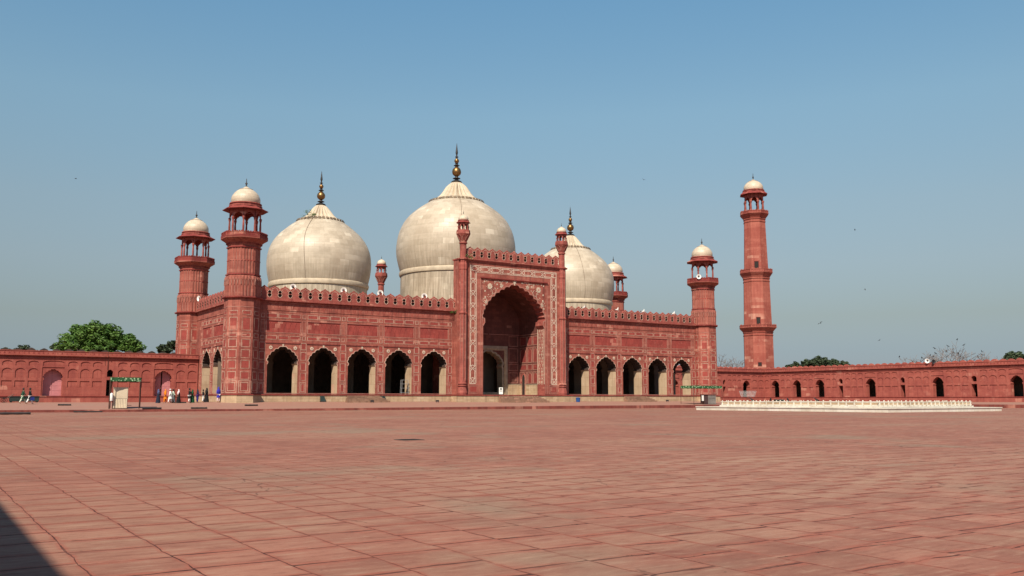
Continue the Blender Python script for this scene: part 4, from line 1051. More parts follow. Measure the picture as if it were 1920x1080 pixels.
for x, a in ((-XD, radians(232)), (XD, radians(250))):
    dome((x,YD,0), SIDE, [(7.25,11.9),(7.25,16.0),(7.1,16.05)], [(7.1,15.9),(7.42,15.97),(7.52,16.25),(7.46,16.55),(7.34,16.65),(7.1,16.7)],
     smooth_prof([(3.35,26.35),(2.7,26.7),(2.1,27.2),(1.62,27.8),(1.05,28.5),(.6,28.85),(.25,29.0)],4), (3.38,26.3,.85), (28.9,34.25,.62), M['dome_side'], 38, a)

# ---------------------------------------------------------------- the tall minaret behind the corner of the court
mn = empty('minaret', (81.7, 24.6, CZ), 0, 'tall tapering four-storey red minaret standing alone beyond the court corner', 'minaret')
ZO_ = -CZ
def mz(l): return [(r, z+ZO_) for r, z in l]
def osolid(b, tab, mi=0):
    b.grid([octo(z+ZO_, r) for r, z in tab], mi)
for tab in ([(3.34,CZ),(3.30,6.0),(3.27,12.9)], [(3.12,15.2),(2.92,24.6)], [(2.72,27.3),(2.40,37.8)]):
    b = MB(); osolid(b, tab); b.build('shaft', M['minaret'], mn)
for zb_, zl, zt_, r0, r1, r2 in ((12.9,14.6,15.2,3.27,4.12,3.0),(24.6,26.55,27.3,2.92,3.66,2.6),(37.8,39.6,40.25,2.40,3.2,2.2)):
    b = MB(); h = zl-zb_
    osolid(b, [(r0,zb_),(r0+.10,zb_+.02),(r0+.12,zb_+.18),(r0,zb_+.2),(r0,zb_+h*.34),(r0+.14,zb_+h*.36),(r0+.14,zb_+h*.44),(r0+.05,zb_+h*.46),(r0+(r1-r0)*.35,zb_+h*.66),(r0+(r1-r0)*.8,zb_+h*.88),(r1-.05,zl-.02),(r1,zl)])
    b.build('flared_cornice', M['minaret'], mn)
    b = MB(); osolid(b, [(r1-.1,zl-.01),(r1+.03,zl),(r1+.03,zl+.14),(r1-.02,zl+.16),(r1-.04,zt_-.1),(r1+.02,zt_-.08),(r1+.02,zt_),(r1-.2,zt_),(r1-.22,zl+.1),(r2,zl+.1)])
    for k in range(8):
        P = face_plane(k, (r1-.03)*C8); hh = r1*sin(pi/8)
        for j in range(4):
            a = -hh+.1+j*(2*hh-.2)/4; P.outline(b, a+.06, zl+.2+ZO_, a+(2*hh-.2)/4-.06, zt_-.14+ZO_, .06, .035, 1)
            P.box(b, a+.1, zt_+ZO_, -.2, a+.28, zt_+.16+ZO_, -.02, 0)
    b.build('balcony', [M['minaret'], M['red_dark']], mn)
for zc_, r, w_, h_ in ((6.3,3.295,.36,.8),(15.3,3.12,.4,1.45),(27.45,2.71,.42,1.5)):
    for k in (5, 1):
        P = face_plane(k, r*C8); b = MB()
        P.outline(b, -w_-.1, zc_-.05+ZO_, w_+.1, zc_+h_+.12+ZO_, .1, .04, 1, d0=-.05); P.box(b, -w_, zc_+.05+ZO_, -.1, w_, zc_+h_+.02+ZO_, .012, 0)  # near-black slab paints the shade of the opening
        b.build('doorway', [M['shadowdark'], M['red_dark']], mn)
chhatri(mn, 2.02, 39.7+ZO_, 43.3+ZO_, 44.1+ZO_, 3.1, 44.7+ZO_, 45.15+ZO_, 2.12, 47.65+ZO_, 49.1+ZO_, .2)

mn.scale = (1.02, 1.02, 1.02)
# ---------------------------------------------------------------- trees
def leaf_mat(name, c1, c2, c3):
    m, nt, b = new_mat(name)
    g = N(nt, 'ShaderNodeNewGeometry'); oi = N(nt, 'ShaderNodeObjectInfo')
    n1 = noise(nt, g.outputs['Position'], .55, 3.0); n2 = noise(nt, g.outputs['Position'], 4.0, 2.0)
    col = mixc(nt, ramp(nt, n1, .35, .65), c1, c2); col = mixc(nt, mth(nt,'MULTIPLY',ramp(nt, n2, .55, .75),.6), col, c3)
    nt.links.new(col, b.inputs['Base Color']); b.inputs['Roughness'].default_value = .6
    b.inputs['Specular IOR Level'].default_value = .25
    return m
M['leaf'] = leaf_mat('fresh_green_leaves', (.042,.098,.016), (.085,.155,.025), (.125,.185,.045))
M['leaf_dark'] = leaf_mat('dark_far_leaves', (.030,.048,.022), (.05,.068,.032), (.075,.085,.045))
M['bark'] = mat_plain('grey_bark', (.12,.085,.065), .9, .3, 2.0)
M['twig'] = mat_plain('bare_twig', (.15,.115,.10), .9, .25, 2.0)
def leaf_cluster(mb, c, r, n, size, rg, flat=.75):
    for _ in range(n):
        while True:
            v = Vector((rg.uniform(-1,1), rg.uniform(-1,1), rg.uniform(-1,1)))
            if v.length <= 1: break
        v = v.normalized()*(v.length**.45)
        p = c + Vector((v.x*r, v.y*r, v.z*r*flat))
        a = rg.uniform(0, 2*pi); t = Vector((cos(a), sin(a), rg.uniform(-.6,.6))).normalized()
        n_ = (v+Vector((rg.uniform(-.8,.8),rg.uniform(-.8,.8),rg.uniform(.0,1.0)))).normalized(); s_ = t.cross(n_)
        if s_.length < .05: continue
        s_.normalize(); L = size*rg.uniform(.6,1.3); W = L*.36
        mb.face([p-t*L*.5, p-t*L*.1+s_*W*.6, p+t*L*.5, p-t*L*.1-s_*W*.6])
def tree(name, base, crowns, label, group=None, seed=1, leaf=None, size=.55, dens=150, trunk_r=.45, cat='tree', nleaf=1.0):
    """crowns: (dx, dy, z, r) big lobes, each filled with many leaf clusters"""
    rg = random.Random(seed)
    root = empty(name, base, 0, label, cat, group)
    tb = MB(); lf = MB()
    zmin = min(z-r for _,_,z,r in crowns)
    fork = Vector((0,0,max(1.5, zmin*.6)))
    tb.tube([(0,0,-.2),(0.1,0,fork.z*.5),tuple(fork)], trunk_r, 8, r1=trunk_r*.7)
    for (dx,dy,z,r) in crowns:
        c = Vector((dx,dy,z)); mid = fork.lerp(c,.55)+Vector((rg.uniform(-.5,.5),rg.uniform(-.5,.5),-.3))
        tb.tube([fork, mid, c], trunk_r*.45, 6, r1=.06)
        ncl = int(14*nleaf*(r**1.3))
        for _ in range(ncl):
            d = Vector((rg.gauss(0,1), rg.gauss(0,1), rg.gauss(.15,.8))).normalized()
            rr = r*rg.uniform(.45,1.02)
            q = c + Vector((d.x*rr, d.y*rr, d.z*rr*.8)); cr = r*rg.uniform(.16,.30)+.15
            if rg.random() < .35: tb.tube([c.lerp(q,.2), q], .05, 4, r1=.02)
            leaf_cluster(lf, q, cr, int(dens*min(1.4,cr)), size, rg)
    tb.build('trunk', M['bark'], root); lf.build('crown', leaf or M['leaf'], root)
    return root
lt = tree('leafy_tree', (-44.4, 86.0, CZ), [(-3.2,0,11.8,3.6),(-.8,.5,14.2,3.6),(1.6,0,14.6,3.1),(-4.7,0,9.2,1.9),(2.6,-.5,11.0,3.4),(5.6,.4,12.4,3.0),(8.0,0,11.9,2.5),(4.0,.2,13.2,2.4),(-1.8,-1,8.3,3.0),(4.4,-1,8.3,2.6),(9.0,.3,9.6,1.8),(1.2,-1.2,8.0,2.6),(-3.2,.6,14.3,2.2)],
     'broad bright green leafy tree rising behind the wall with pink doors', seed=3, size=.6, dens=95, nleaf=.8)
lt.rotation_euler = (0, 0, -.58)
def far_tree(u, top, r, depth, seed, label, leaf='leaf_dark', lobes=3, size=.8):
    """small far trees: placed by bearing from the camera spot and distance"""
    x, y = ground_at(u, depth); rg = random.Random(seed)
    cr = [(rg.uniform(-r*.8,r*.8), rg.uniform(-1,1), top-CZ-r*rg.uniform(.9,1.5), r*rg.uniform(.6,.85)) for _ in range(lobes)]
    cr.append((0,0,top-CZ-r*.8,r*.8))
    return tree('distant_tree', (x,y,CZ), cr, label, 'trees far beyond the walls', seed, M[leaf], size, 70, .3, nleaf=.8)
def ground_at(bearing, depth):
    """bearing as tangent to the right of the view axis"""
    fx, fy = sin(.5807), cos(.5807)
    return (-74.97 + depth*(fx + bearing*fy), -114.81 + depth*(fy - bearing*fx))
DT = [(-0.5535,14.4,1.6,262,'tiny dark treetop at the far left above the pink-door wall'),
      (-0.5331,14.9,2.4,258,'low dark round treetop above the wall left of the bright green tree'),
      (-0.4987,17.6,1.8,300,'faint thin treetop touching the left edge of the bright green tree'),
      (-0.3816,14.6,1.5,255,'small dark treetop right of the bright green tree'),
      (-0.3717,16.4,1.7,262,'pointed dark treetop beside the rear left hall tower'),
      (0.3088,13.2,2.2,332,'low grey-green treetop at the left end of the clump right of the minaret'),
      (0.3216,13.9,2.8,330,'grey-green bush of a treetop second in the clump right of the minaret'),
      (0.3356,15.1,3.4,328,'tallest grey-green treetop in the clump right of the minaret'),
      (0.3496,14.4,2.6,334,'grey-green treetop third in the clump right of the minaret'),
      (0.3612,13.9,2.0,336,'smallest grey-green treetop at the right end of the clump beyond the wall'),
      (0.5500,12.3,2.9,236,'dark dense treetop at the far right edge above the wall')]
for i, (b_, top, r, dep, lab) in enumerate(DT):
    far_tree(b_, top, r, dep, 50+i, lab, lobes=3 if r < 4 else 5)

def bare_tree(base, H, spread, label, seed, group='bare trees beyond the walls'):
    rg = random.Random(seed); root = empty('bare_tree', base, 0, label, 'tree', group); tb = MB(); tw = MB(); tips = []
    def grow(p, d, L, r, lev):
        q = p + d*L; mid = p.lerp(q,.5)+Vector((rg.uniform(-1,1),rg.uniform(-1,1),rg.uniform(-.4,.6)))*L*.09
        (tb if lev < 2 else tw).tube([p, mid, q], r, 5 if lev < 3 else 3, r1=r*.6)
        if lev >= 5: tips.append(q); return
        for _ in range(rg.choice((2,3,3)) if lev < 4 else 2):
            nd = (d*.75 + Vector((rg.uniform(-1,1)*spread, rg.uniform(-1,1)*spread, rg.uniform(-.15,.45)))).normalized()
            grow(q, nd, L*rg.uniform(.62,.85), max(r*.6,.042), lev+1)
    for k in range(3):
        a = 2*pi*k/3+rg.random(); grow(Vector((0,0,H*.28)), Vector((cos(a)*spread*.6, sin(a)*spread*.6, 1)).normalized(), H*.25, .22, 1)
    tb.tube([(0,0,-.2),(0,0,H*.3)], .34, 7, r1=.26)
    tb.build('trunk', M['bark'], root); tw.build('branches', M['twig'], root)
    return root, tips
TIPS = []
for i, (b_, H, sp, dep, lab) in enumerate([(.222,14.6,.95,268,'bare grey tree between the hall corner tower and the minaret, nearer the hall'),(.243,13.6,.95,275,'bare grey tree close against the foot of the minaret'),
        (.452,13.8,1.05,232,'bare branching tree of the crow group standing nearest the minaret'),(.475,15.6,1.0,230,'tallest bare tree of the crow group with a dark upright stem'),(.493,15.0,1.05,232,'wide bare tree holding the most perched crows'),(.527,13.6,.95,238,'small bare tree between the widest crow tree and a dense dark treetop')]):
    x, y = ground_at(b_, dep); r_, tips = bare_tree((x,y,CZ), H, sp, lab, 80+i)
    if 2 <= i: TIPS.append((i, Vector((x,y,CZ)), tips))

# ---------------------------------------------------------------- birds
M['crow'] = mat_plain('crow_black', (.012,.012,.014), .6, .2, 6.0)
def crow(loc, rz, label, group, s=1.0):
    b = MB()
    tab = [(-.30,.015,.10),(-.20,.05,.12),(-.08,.085,.17),(.04,.095,.24),(.12,.07,.31),(.16,.055,.35),(.21,.055,.385),(.255,.035,.385),(.33,.008,.37)]
    b.grid([[(x, r*cos(2*pi*j/8), z+r*sin(2*pi*j/8)) for j in range(8)] for x, r, z in tab], 0)
    b.face([(-.30,-.03,.10),(-.30,.03,.10),(-.44,.05,.03),(-.44,-.05,.03)])
    for y in (-.035,.035): b.tube([(.02,y,.17),(.03,y,.0),(.08,y,-.002)], .010, 4)
    for y in (-1,1): b.grid([[(.08,y*.07,.30),(.08,y*.10,.22)],[(-.10,y*.10,.24),(-.08,y*.105,.15)],[(-.30,y*.05,.13),(-.28,y*.055,.10)]],0,close=False)
    o = b.build('crow', M['crow'], smooth=True, loc=loc, rotz=rz); o.scale = (s,s,s)
    put(o, label, 'bird', group); return o
def flyer(loc, rz, label, bank=.3):
    b = MB()
    tab = [(-.28,.01),(-.15,.05),(0,.07),(.12,.055),(.2,.04),(.27,.008)]
    b.grid([[(x, r*cos(2*pi*j/6), r*sin(2*pi*j/6)) for j in range(6)] for x, r in tab],0)
    b.face([(-.26,-.02,0),(-.26,.02,0),(-.42,.09,0),(-.42,-.09,0)])
    for s in (-1,1):
        b.grid([[(.12,s*.05,.03),(-.08,s*.05,.02)],[(.16,s*.28,.14),(-.08,s*.28,.12)],[(.02,s*.60,.10),(-.10,s*.58,.08)]],0,close=False)
    o = b.build('flying_bird', M['crow'], loc=loc); o.scale = (.6,.6,.6); o.rotation_euler = (bank,0,rz)
    put(o, label, 'bird', 'birds circling in the sky'); return o
def sky_at(u, v, dep):
    """a point in the air at a bearing and elevation tangent"""
    fx, fy = sin(.5807), cos(.5807); cp, sp = cos(.1209), sin(.1209)
    a = (u-960)/1716.49; b_ = (540-v)/1716.49
    f = Vector((fx*cp, fy*cp, sp)); r = Vector((fy,-fx,0)); u_ = Vector((-fx*sp,-fy*sp,cp))
    return Vector((-74.9706,-114.8108,-.6586)) + (f+r*a+u_*b_)*dep
for i, (u,v,dep,lab) in enumerate([(142,335,130,'lone bird high in the sky far to the left'),(1207,337,150,'bird high in the sky between the central finial and the minaret'),(1603,431,190,'faint bird in the sky right of the minaret top, highest on that side'),(1538,606,120,'larger bird flying low in the sky close right of the minaret shaft'),(1649,638,140,'bird skimming low over the right wall'),(1622,543,190,'faint bird at middle height in the right sky')]):
    flyer(sky_at(u,v,dep), i*1.1, lab, .2+.1*i)
rg = random.Random(12)
CL = {2:'in the leftmost bare tree',3:'in the tallest bare tree',4:'in the wide bare tree',5:'in the small bare tree'}
for i, base, tips in TIPS:
    tips = sorted(tips, key=lambda t: -t.z)
    for k in range({2:4,3:3,4:5,5:3}[i]):
        t = tips[int(k*len(tips)*.09)]
        crow(base+t, rg.uniform(0,6), 'black crow perched '+CL[i]+' above the right wall', 'crows perched '+CL[i], 1.25)

# ---------------------------------------------------------------- the marble ablution pool in the court
X0, X1, Y0, Y1 = 5.0, 25.3, -59.7, -33.6
pool = empty('marble_pool', ((X0+X1)/2, (Y0+Y1)/2, CZ), 0, 'low white marble ablution pool with a railing in the courtyard', 'pool')
po = pool.location.copy()
def PX(x, y): return (x-po.x, y-po.y)
b = MB(); H = .43
def ring_box(b, x0,y0,x1,y1, w, z0, z1, mi=0):
    b.box(x0,y0,z0,x1,y0+w,z1,mi); b.box(x0,y1-w,z0,x1,y1,z1,mi); b.box(x0,y0+w,z0,x0+w,y1-w,z1,mi); b.box(x1-w,y0+w,z0,x1,y1-w,z1,mi)
hx, hy = (X1-X0)/2, (Y1-Y0)/2
ring_box(b, -hx,-hy,hx,hy, 2.0, -.05, H-.09); ring_box(b, -hx-.07,-hy-.07,hx+.07,hy+.07, 2.1, H-.09, H)
b.build('outer_step', M['marble'], pool)
ix, iy = hx-1.8, hy-2.1
b = MB(); ring_box(b, -ix,-iy,ix,iy, .55, H-.02, H+.16); ring_box(b, -ix+.55,-iy+.55,ix-.55,iy-.55, .4, -.05, H+.05); b.build('inner_kerb', M['marble'], pool)
b = MB(); b.box(-ix+.95,-iy+.95,-.05,ix-.95,iy-.95,.02); b.build('basin_floor', M['marble'], pool)
b = MB(); zr = H+.16
for s in (-1,1):
    for z in (zr+.06, zr+.36):
        b.box(-ix, s*(iy-.25)-.045, z, ix, s*(iy-.25)+.045, z+.07); b.box(s*(ix-.25)-.045, -iy+.32, z, s*(ix-.25)+.045, iy-.32, z+.07)
b.build('rail', M['marble'], pool)
b = MB()
for s in (-1,1):
    b.box(-ix+.3, s*(iy-.25)-.02, zr+.13, ix-.3, s*(iy-.25)+.02, zr+.36); b.box(s*(ix-.25)-.02, -iy+.35, zr+.13, s*(ix-.25)+.02, iy-.35, zr+.36)
b.build('pierced_panel', M['cream'], pool)
pm = MB(); pm.box(-.075,-.075,0,.075,.075,.44); pm.box(-.09,-.09,.44,.09,.09,.47); pm.lathe([(.06,.47),(.075,.51),(.045,.55),(.01,.58)],8,mi=0)
n_ = 22; first = None
spots = []
for i in range(n_+1):
    t = -1+2*i/n_
    for s in (-1,1):
        spots.append((t*(ix-.25), s*(iy-.25)))
        if 0 < i < n_: spots.append((s*(ix-.25), t*(iy-.25)))
for i, (x,y) in enumerate(spots):
    if first is None: first = pm.build('railing_post', M['marble'], pool, loc=(x,y,zr))
    else:
        c = first.copy(); COL.objects.link(c); c.location = (x,y,zr)
for i, (x,y,rz,lab) in enumerate([(-ix+.25, 6.1,2.0,'black crow on the white pool railing, leftmost of the four'),(-ix+.25,-3.0,2.6,'black crow on the white pool railing, second from the left'),(0.4, iy-.25,4.0,'black crow on the far pool railing, third from the left'),(3.6, iy-.25,1.0,'black crow on the far pool railing, rightmost of the four')]):
    crow(po+Vector((x,y,zr+.43)), rz, lab, 'crows on the pool railing', 1.1)

# ---------------------------------------------------------------- shade canopies, booth, counter
def canopy(corners, ztop, zb_list, label, sag=.0):
    c = Vector((sum(p[0] for p in corners)/4, sum(p[1] for p in corners)/4, terrace_z(corners[0][0],corners[0][1])))
    root = empty('shade_canopy', c, 0, label, 'canopy', 'green shade canopies')
    rel = [(p[0]-c.x, p[1]-c.y) for p in corners]
    for (x,y), p in zip(rel, corners):
        b = MB(); b.tube([(x,y,terrace_z(*p)-c.z-.02),(x,y,ztop-c.z)], .045, 6); b.build('pole', M['metal_dark'], root)
    b = MB(); zt = ztop-c.z
    for i in range(4): b.tube([(*rel[i],zt),(*rel[(i+1)%4],zt)], .04, 5)
    b.build('top_frame', M['metal_dark'], root)
    b = MB(); k = 10; rg = random.Random(int(c.x))
    def P_(s,t): 
        a = Vector(rel[0]).lerp(Vector(rel[1]), s); d = Vector(rel[3]).lerp(Vector(rel[2]), s); q = a.lerp(d, t)
        return (q.x, q.y, zt+.05-.10*sin(pi*s)*sin(pi*t)+rg.uniform(-.012,.012))
    b.grid([[P_(i/k,j/k) for j in range(k+1)] for i in range(k+1)],0,close=False)
    b.build('cloth_roof', M['green_cloth'], root)
    b = MB()
    for i in range(4):
        p, q = Vector(rel[i]), Vector(rel[(i+1)%4]); d = (q-p).normalized(); nn = Vector((d.y,-d.x))
        top, bot = [], []
        for j in range(17):
            s = p.lerp(q, j/16) + nn*(.04+.02*sin(j*2.1)); top.append((s.x,s.y,zt+.07)); bot.append((s.x,s.y,zt-.38+.05*abs(sin(j*1.3))))
        b.grid([top,bot],0,close=False)
    b.build('valance', M['green_cloth'], root)
    return root
cl = [(-57.45,-12.1),(-54.5,-12.1),(-53.9,-9.5),(-56.9,-9.5)]
canopy(cl, 1.55, None, 'green patterned shade canopy standing over the cream booth')
cr_ = [(25.6,-12.2),(31.7,-12.2),(31.7,-9.4),(25.6,-9.4)]
canopy(cr_, 1.35, None, 'green patterned shade canopy standing over the dark counter')
M['booth'] = mat_plain('cream_painted_board', (.50,.415,.30), .6, .1, 1.2)
bx, by = -56.2, -11.2; bz = terrace_z(bx, by)
booth = empty('cream_booth', (bx,by,bz), radians(-12), 'tall cream box booth with a pleated skirt beneath a green canopy', 'booth')
b = MB(); b.box(-.70,-.35,1.0,.70,.35,2.16); b.box(-.74,-.38,2.16,.74,.38,2.22); b.box(-.40,-.372,1.06,.66,-.352,2.1); b.build('cabinet', M['booth'], booth)
b = MB(); ring0, ring1 = [], []
for i in range(49):
    t = i/48; x = -.68+1.36*t; d = -.36-.05*abs(sin(t*pi*9)); ring0.append((x,d,1.0)); ring1.append((x,d-.04,.06))
b.grid([ring0,ring1],0,close=False); b.box(-.68,-.33,.05,.68,.33,1.0); b.build('pleated_skirt', M['booth'], booth)
b = MB(); b.box(-.72,-.40,.0,.72,.38,.05); b.box(.70,-.2,.3,1.1,.0,.36); b.build('base_board', M['metal_dark'], booth)
wc = empty('water_drum', (-57.15,-11.6,terrace_z(-57.15,-11.6)), 0, 'white upright drum on a dark stand left of the cream booth', 'drum')
b = MB(); b.lathe([(.13,.8),(.15,.83),(.15,1.5),(.12,1.6),(.05,1.64),(.001,1.65)],12,mi=0,cap0=True); b.build('drum_body', M['white'], wc, smooth='auto')
b = MB()
for s in (-1,1):
    for q in (-1,1): b.tube([(s*.14,q*.14,0),(s*.11,q*.11,.8)], .022, 5)
b.box(-.17,-.17,.76,.17,.17,.80); b.build('stand', M['metal_dark'], wc)
cx_, cy_ = 29.5, -11.4; cz_ = terrace_z(cx_, cy_)
ct_ = empty('counter', (cx_,cy_,cz_), radians(-6), 'dark grey worn counter beneath a green canopy near the white pool', 'counter')
M['greyboard'] = mat_plain('worn_grey_board', (.17,.155,.14), .7, .3, 1.5); M['darkboard'] = mat_plain('dark_red_board', (.055,.028,.027), .7, .3, 1.5)
b = MB(); b.box(-1.15,-.5,0,-.45,.5,1.45); b.build('side_board', M['darkboard'], ct_)
b = MB(); b.box(-.45,-.52,.02,1.05,.5,1.40); b.box(-.35,-.545,.1,.25,-.52,.85); b.box(.35,-.545,.1,.95,-.52,.85); b.box(-.35,-.545,.95,.95,-.52,1.3); b.build('front_board', M['greyboard'], ct_)
b = MB(); b.box(-1.25,-.6,1.45,1.15,.56,1.53); b.build('counter_top', M['darkboard'], ct_)
ck = empty('white_post_box', (28.0,-11.7,terrace_z(28.0,-11.7)), 0, 'narrow white box fixed upright at the left side of the dark counter', 'box')
b = MB(); b.box(-.12,-.1,.55,.12,.1,1.35); b.box(-.14,-.12,1.35,.14,.12,1.4); b.build('box_body', M['white'], ck)
b = MB(); b.tube([(0,0,-.02),(0,0,.56)], .04, 6); b.build('leg', M['metal_dark'], ck)

# ---------------------------------------------------------------- small things at the foot of the hall
M['darkgreen'] = mat_plain('dark_green_paint', (.018,.030,.026), .5, .3, 2.0); M['bluep'] = mat_plain('blue_plastic', (.015,.065,.22), .4, .15, 2.0)
def leaning_box(x, y, w_, h_, d_, label):
    z = terrace_z(x, y); r_ = empty('floodlight_box', (x,y,z), 0, label, 'box', 'dark boxes at the hall podium')
    b = MB(); b.grid([[(-w_/2,-d_,0),(w_/2,-d_,0),(w_/2,0,0),(-w_/2,0,0)],[(-w_/2,-d_*.35,h_),(w_/2*.6,-d_*.35,h_),(w_/2*.6,0,h_),(-w_/2,0,h_)]],0); b.face([(-w_/2,-d_*.35,h_),(w_/2*.6,-d_*.35,h_),(w_/2*.6,0,h_),(-w_/2,0,h_)]); b.build('housing', M['darkgreen'], r_)
    b = MB(); b.box(-w_/2-.04,-d_-.04,0,w_/2+.04,.02,.05); b.build('foot', M['metal_dark'], r_)
leaning_box(-29.6,-.60,.70,.72,.32,'dark green wedge-shaped box against the podium under the second arch')
leaning_box(-20.9,-.60,.66,.72,.32,'dark green wedge-shaped box against the podium under the fourth arch')
bb = empty('blue_bin', (10.8,-2.5,terrace_z(10.8,-2.5)), 0, 'small blue bin on the paving right of the portal', 'bin')
b = MB(); b.lathe([(.24,0),(.30,.02),(.33,.52),(.36,.54),(.36,.60)],14,mi=0,cap0=True); b.build('bin_body', M['bluep'], bb, smooth='auto')
b = MB(); b.lathe([(.37,.60),(.30,.66),(.05,.69)],14,mi=0,cap1=True); b.build('lid', M['bluep'], bb, smooth='auto')
for i,(x,lab) in enumerate(((-23.75,'tiny black floor lamp on the paving below the third arch'),(-14.0,'tiny black floor lamp on the paving below the fifth arch'),(28.5,'tiny black floor lamp on the paving near the right end of the hall'))):
    z = terrace_z(x,-3.2); r_ = empty('floor_lamp', (x,-3.2,z), 0, lab, 'lamp', 'small floor lamps before the hall')
    b = MB(); b.box(-.2,-.12,.12,.2,.12,.36); b.build('lamp_head', M['black'], r_)
    b = MB(); b.tube([(-.18,0,0),(-.18,0,.2)],.02,5); b.tube([(.18,0,0),(.18,0,.2)],.02,5); b.box(-.22,-.1,-.02,.22,.1,.02); b.build('bracket', M['metal_dark'], r_)
# ladder-like steel rack inside the fourth arch
rk = empty('steel_rack', (-17.2,.5,0), 0, 'light steel shoe rack standing inside the fourth arch', 'rack')
for k,(x,y) in enumerate(((-.55,-.2),(.55,-.2),(.55,.2),(-.55,.2))):
    b = MB(); b.tube([(x,y,0),(x*.85,y,2.0)],.028,6); b.build('upright', M['steel'], rk)
for z in (.25,.85,1.45,1.98):
    b = MB(); b.box(-.55+z*.04,-.2,z,.55-z*.04,.2,z+.035); b.build('shelf', M['steel'], rk)
sb = empty('notice_board', (.45,3.2,0), radians(-18), 'white notice stand in the dark inner doorway of the portal', 'sign')
b = MB(); b.box(-.30,-.03,.10,.30,.03,1.12); b.build('panel', M['white'], sb)
b = MB(); b.box(-.14,-.045,.78,.14,-.03,1.0); b.box(-.2,-.042,.62,.2,-.032,.66); b.box(-.2,-.042,.5,.2,-.032,.54); b.build('printed_mark', M['black'], sb)
b = MB(); b.box(-.34,-.2,0,-.26,.2,.1); b.box(.26,-.2,0,.34,.2,.1); b.build('foot', M['metal_dark'], sb)
# horn loudspeakers along the parapets
M['hornw'] = mat_plain('white_horn', (.74,.72,.68), .4, .1, 3.0)
def horn(loc, rz, tilt, label, dark=False):
    r_ = empty('horn_speaker', loc, rz, label, 'loudspeaker', 'horn loudspeakers on the parapets')
    hn = MB(); tab = [(.06,-.34),(.07,-.18),(.12,-.06),(.22,.06),(.36,.14),(.41,.15),(.40,.13),(.20,.03),(.10,-.08)]
    hn.grid([[(r*cos(2*pi*j/14), -y*cos(tilt), .42+r*sin(2*pi*j/14)+y*sin(tilt)) for j in range(14)] for r, y in tab],0)
    hn = hn.build('horn', M['black'] if dark else M['hornw'], r_, smooth='auto')
    b = MB(); b.lathe([(.10,-.1),(.16,.0),(.16,.05)],10,mi=0,c=(0,0)); b.v = [(x, -.02+z*.3, .42+y) for x,y,z in b.v]; b.build('throat', M['black'], hn)
    b = MB(); b.tube([(0,.25,.40),(0,.25,0)],.03,5); b.tube([(0,.25,.40),(0,.1,.42)],.03,5); b.build('bracket', M['metal_dark'], r_)
    b = MB(); b.lathe([(.10,0),(.10,.22)],10,mi=0,cap0=True,cap1=True); b.v = [(x,.30+z,.42+y) for x,y,z in b.v]; b.build('driver', M['metal_dark'], hn)
for x, rz, lab in ((-33.75,-.4,'white horn loudspeaker on the parapet leftmost of those left of the portal'),(-26.7,-.4,'white horn loudspeaker on the parapet below the left dome\'s middle'),(-21.3,-.45,'white horn loudspeaker on the parapet under the slim turret between two domes'),(-14.45,-.5,'white horn loudspeaker on the parapet in front of the central dome drum'),
               (14.2,.8,'white horn loudspeaker on the parapet just right of the portal'),(21.0,.9,'white horn loudspeaker on the parapet below the right dome'),(26.6,.9,'white horn loudspeaker on the parapet right of the right dome'),(33.4,.9,'white horn loudspeaker on the parapet nearest the right tower')):
    horn((x,.12,13.45), rz, .1, lab)
horn((-40.2,21.4,13.5), -1.2, .1, 'white horn loudspeaker on the left side parapet near the rear tower')
horn((37.95,-1.5,19.9), -.7, .1, 'white horn loudspeaker on the balcony of the right front tower')
horn((XN-.2,-17.9,5.75), radians(-75), .0, 'white horn loudspeaker on the coping of the right arcaded wall')
horn((XN-.2,-19.0,5.55), radians(-20), .0, 'black horn loudspeaker beside the white one on the right wall', dark=True)

# drain cable on the left wall, mats, benches, cart
cb = MB(); cb.tube([(-52.4,YW-.45,5.7),(-52.4,YW-.48,5.15),(-52.38,YW-.12,4.9),(-52.36,YW-.08,3.3)], .035, 5); cb.tube([(-52.75,YW-.45,5.7),(-52.75,YW-.44,5.1),(-52.75,YW-.1,4.9),(-52.74,YW-.08,4.0)], .018, 4)
put(cb.build('hanging_cable', M['metal_dark']), 'dark cable hanging down the left wall to the small window', 'cable')
M['mat'] = mat_plain('rolled_black_mat', (.03,.022,.022), .85, .3, 3.0)
def mat_roll(x, y, L, label, r=.11, rz=.1, group='dark matting strips on the terrace'):
    z = min(terrace_z(x,y), terrace_z(x+L/2,y)) if y > YE else CZ
    b = MB(); rg_ = random.Random(int(x*10)); n = 12
    b.grid([[(-L/2+L*i/n, r*1.4*cos(2*pi*j/10)+.03*sin(i), max(-.012, r*.8+r*.8*sin(2*pi*j/10)*(1+.1*sin(i*1.7)))) for j in range(10)] for i in range(n+1)],0)
    b.face([(-L/2, r*1.4*cos(2*pi*j/10), max(-.012, r*.8+r*.8*sin(2*pi*j/10))) for j in range(10)]); b.face([(L/2, r*1.4*cos(2*pi*j/10), max(-.012, r*.8+r*.8*sin(2*pi*j/10))) for j in range(10)])
    put(b.build('rolled_mat', M['mat'], loc=(x,y,z+.005), rotz=rz, smooth='auto'), label, 'mat', group)
mat_roll(-60.6,-4.2,1.3,'dark rolled mat on the terrace left of the cream booth', rz=-.1)
mat_roll(-53.4,-13.0,1.9,'long grey-black rolled mat at the terrace edge right of the booth', r=.13, rz=.08)
mat_roll(-48.4,-12.4,1.7,'dark rolled mat on the terrace in front of the standing couple', rz=.05)
mat_roll(-41.3,-8.0,1.5,'dark rolled mat on the terrace before the left front tower', rz=.06)
mat_roll(-59.9,-15.4,2.6,'dark rolled mat on the court just below the terrace kerb', r=.09, rz=.03)
mat_roll(-67.6,-26.7,3.0,'longest dark rolled mat, lying on open court flags away from the kerb', r=.13, rz=-.05)
mat_roll(-46.6,2.6,1.0,'small dark rolled mat beside the couple near the hall corner', r=.10, rz=.05)
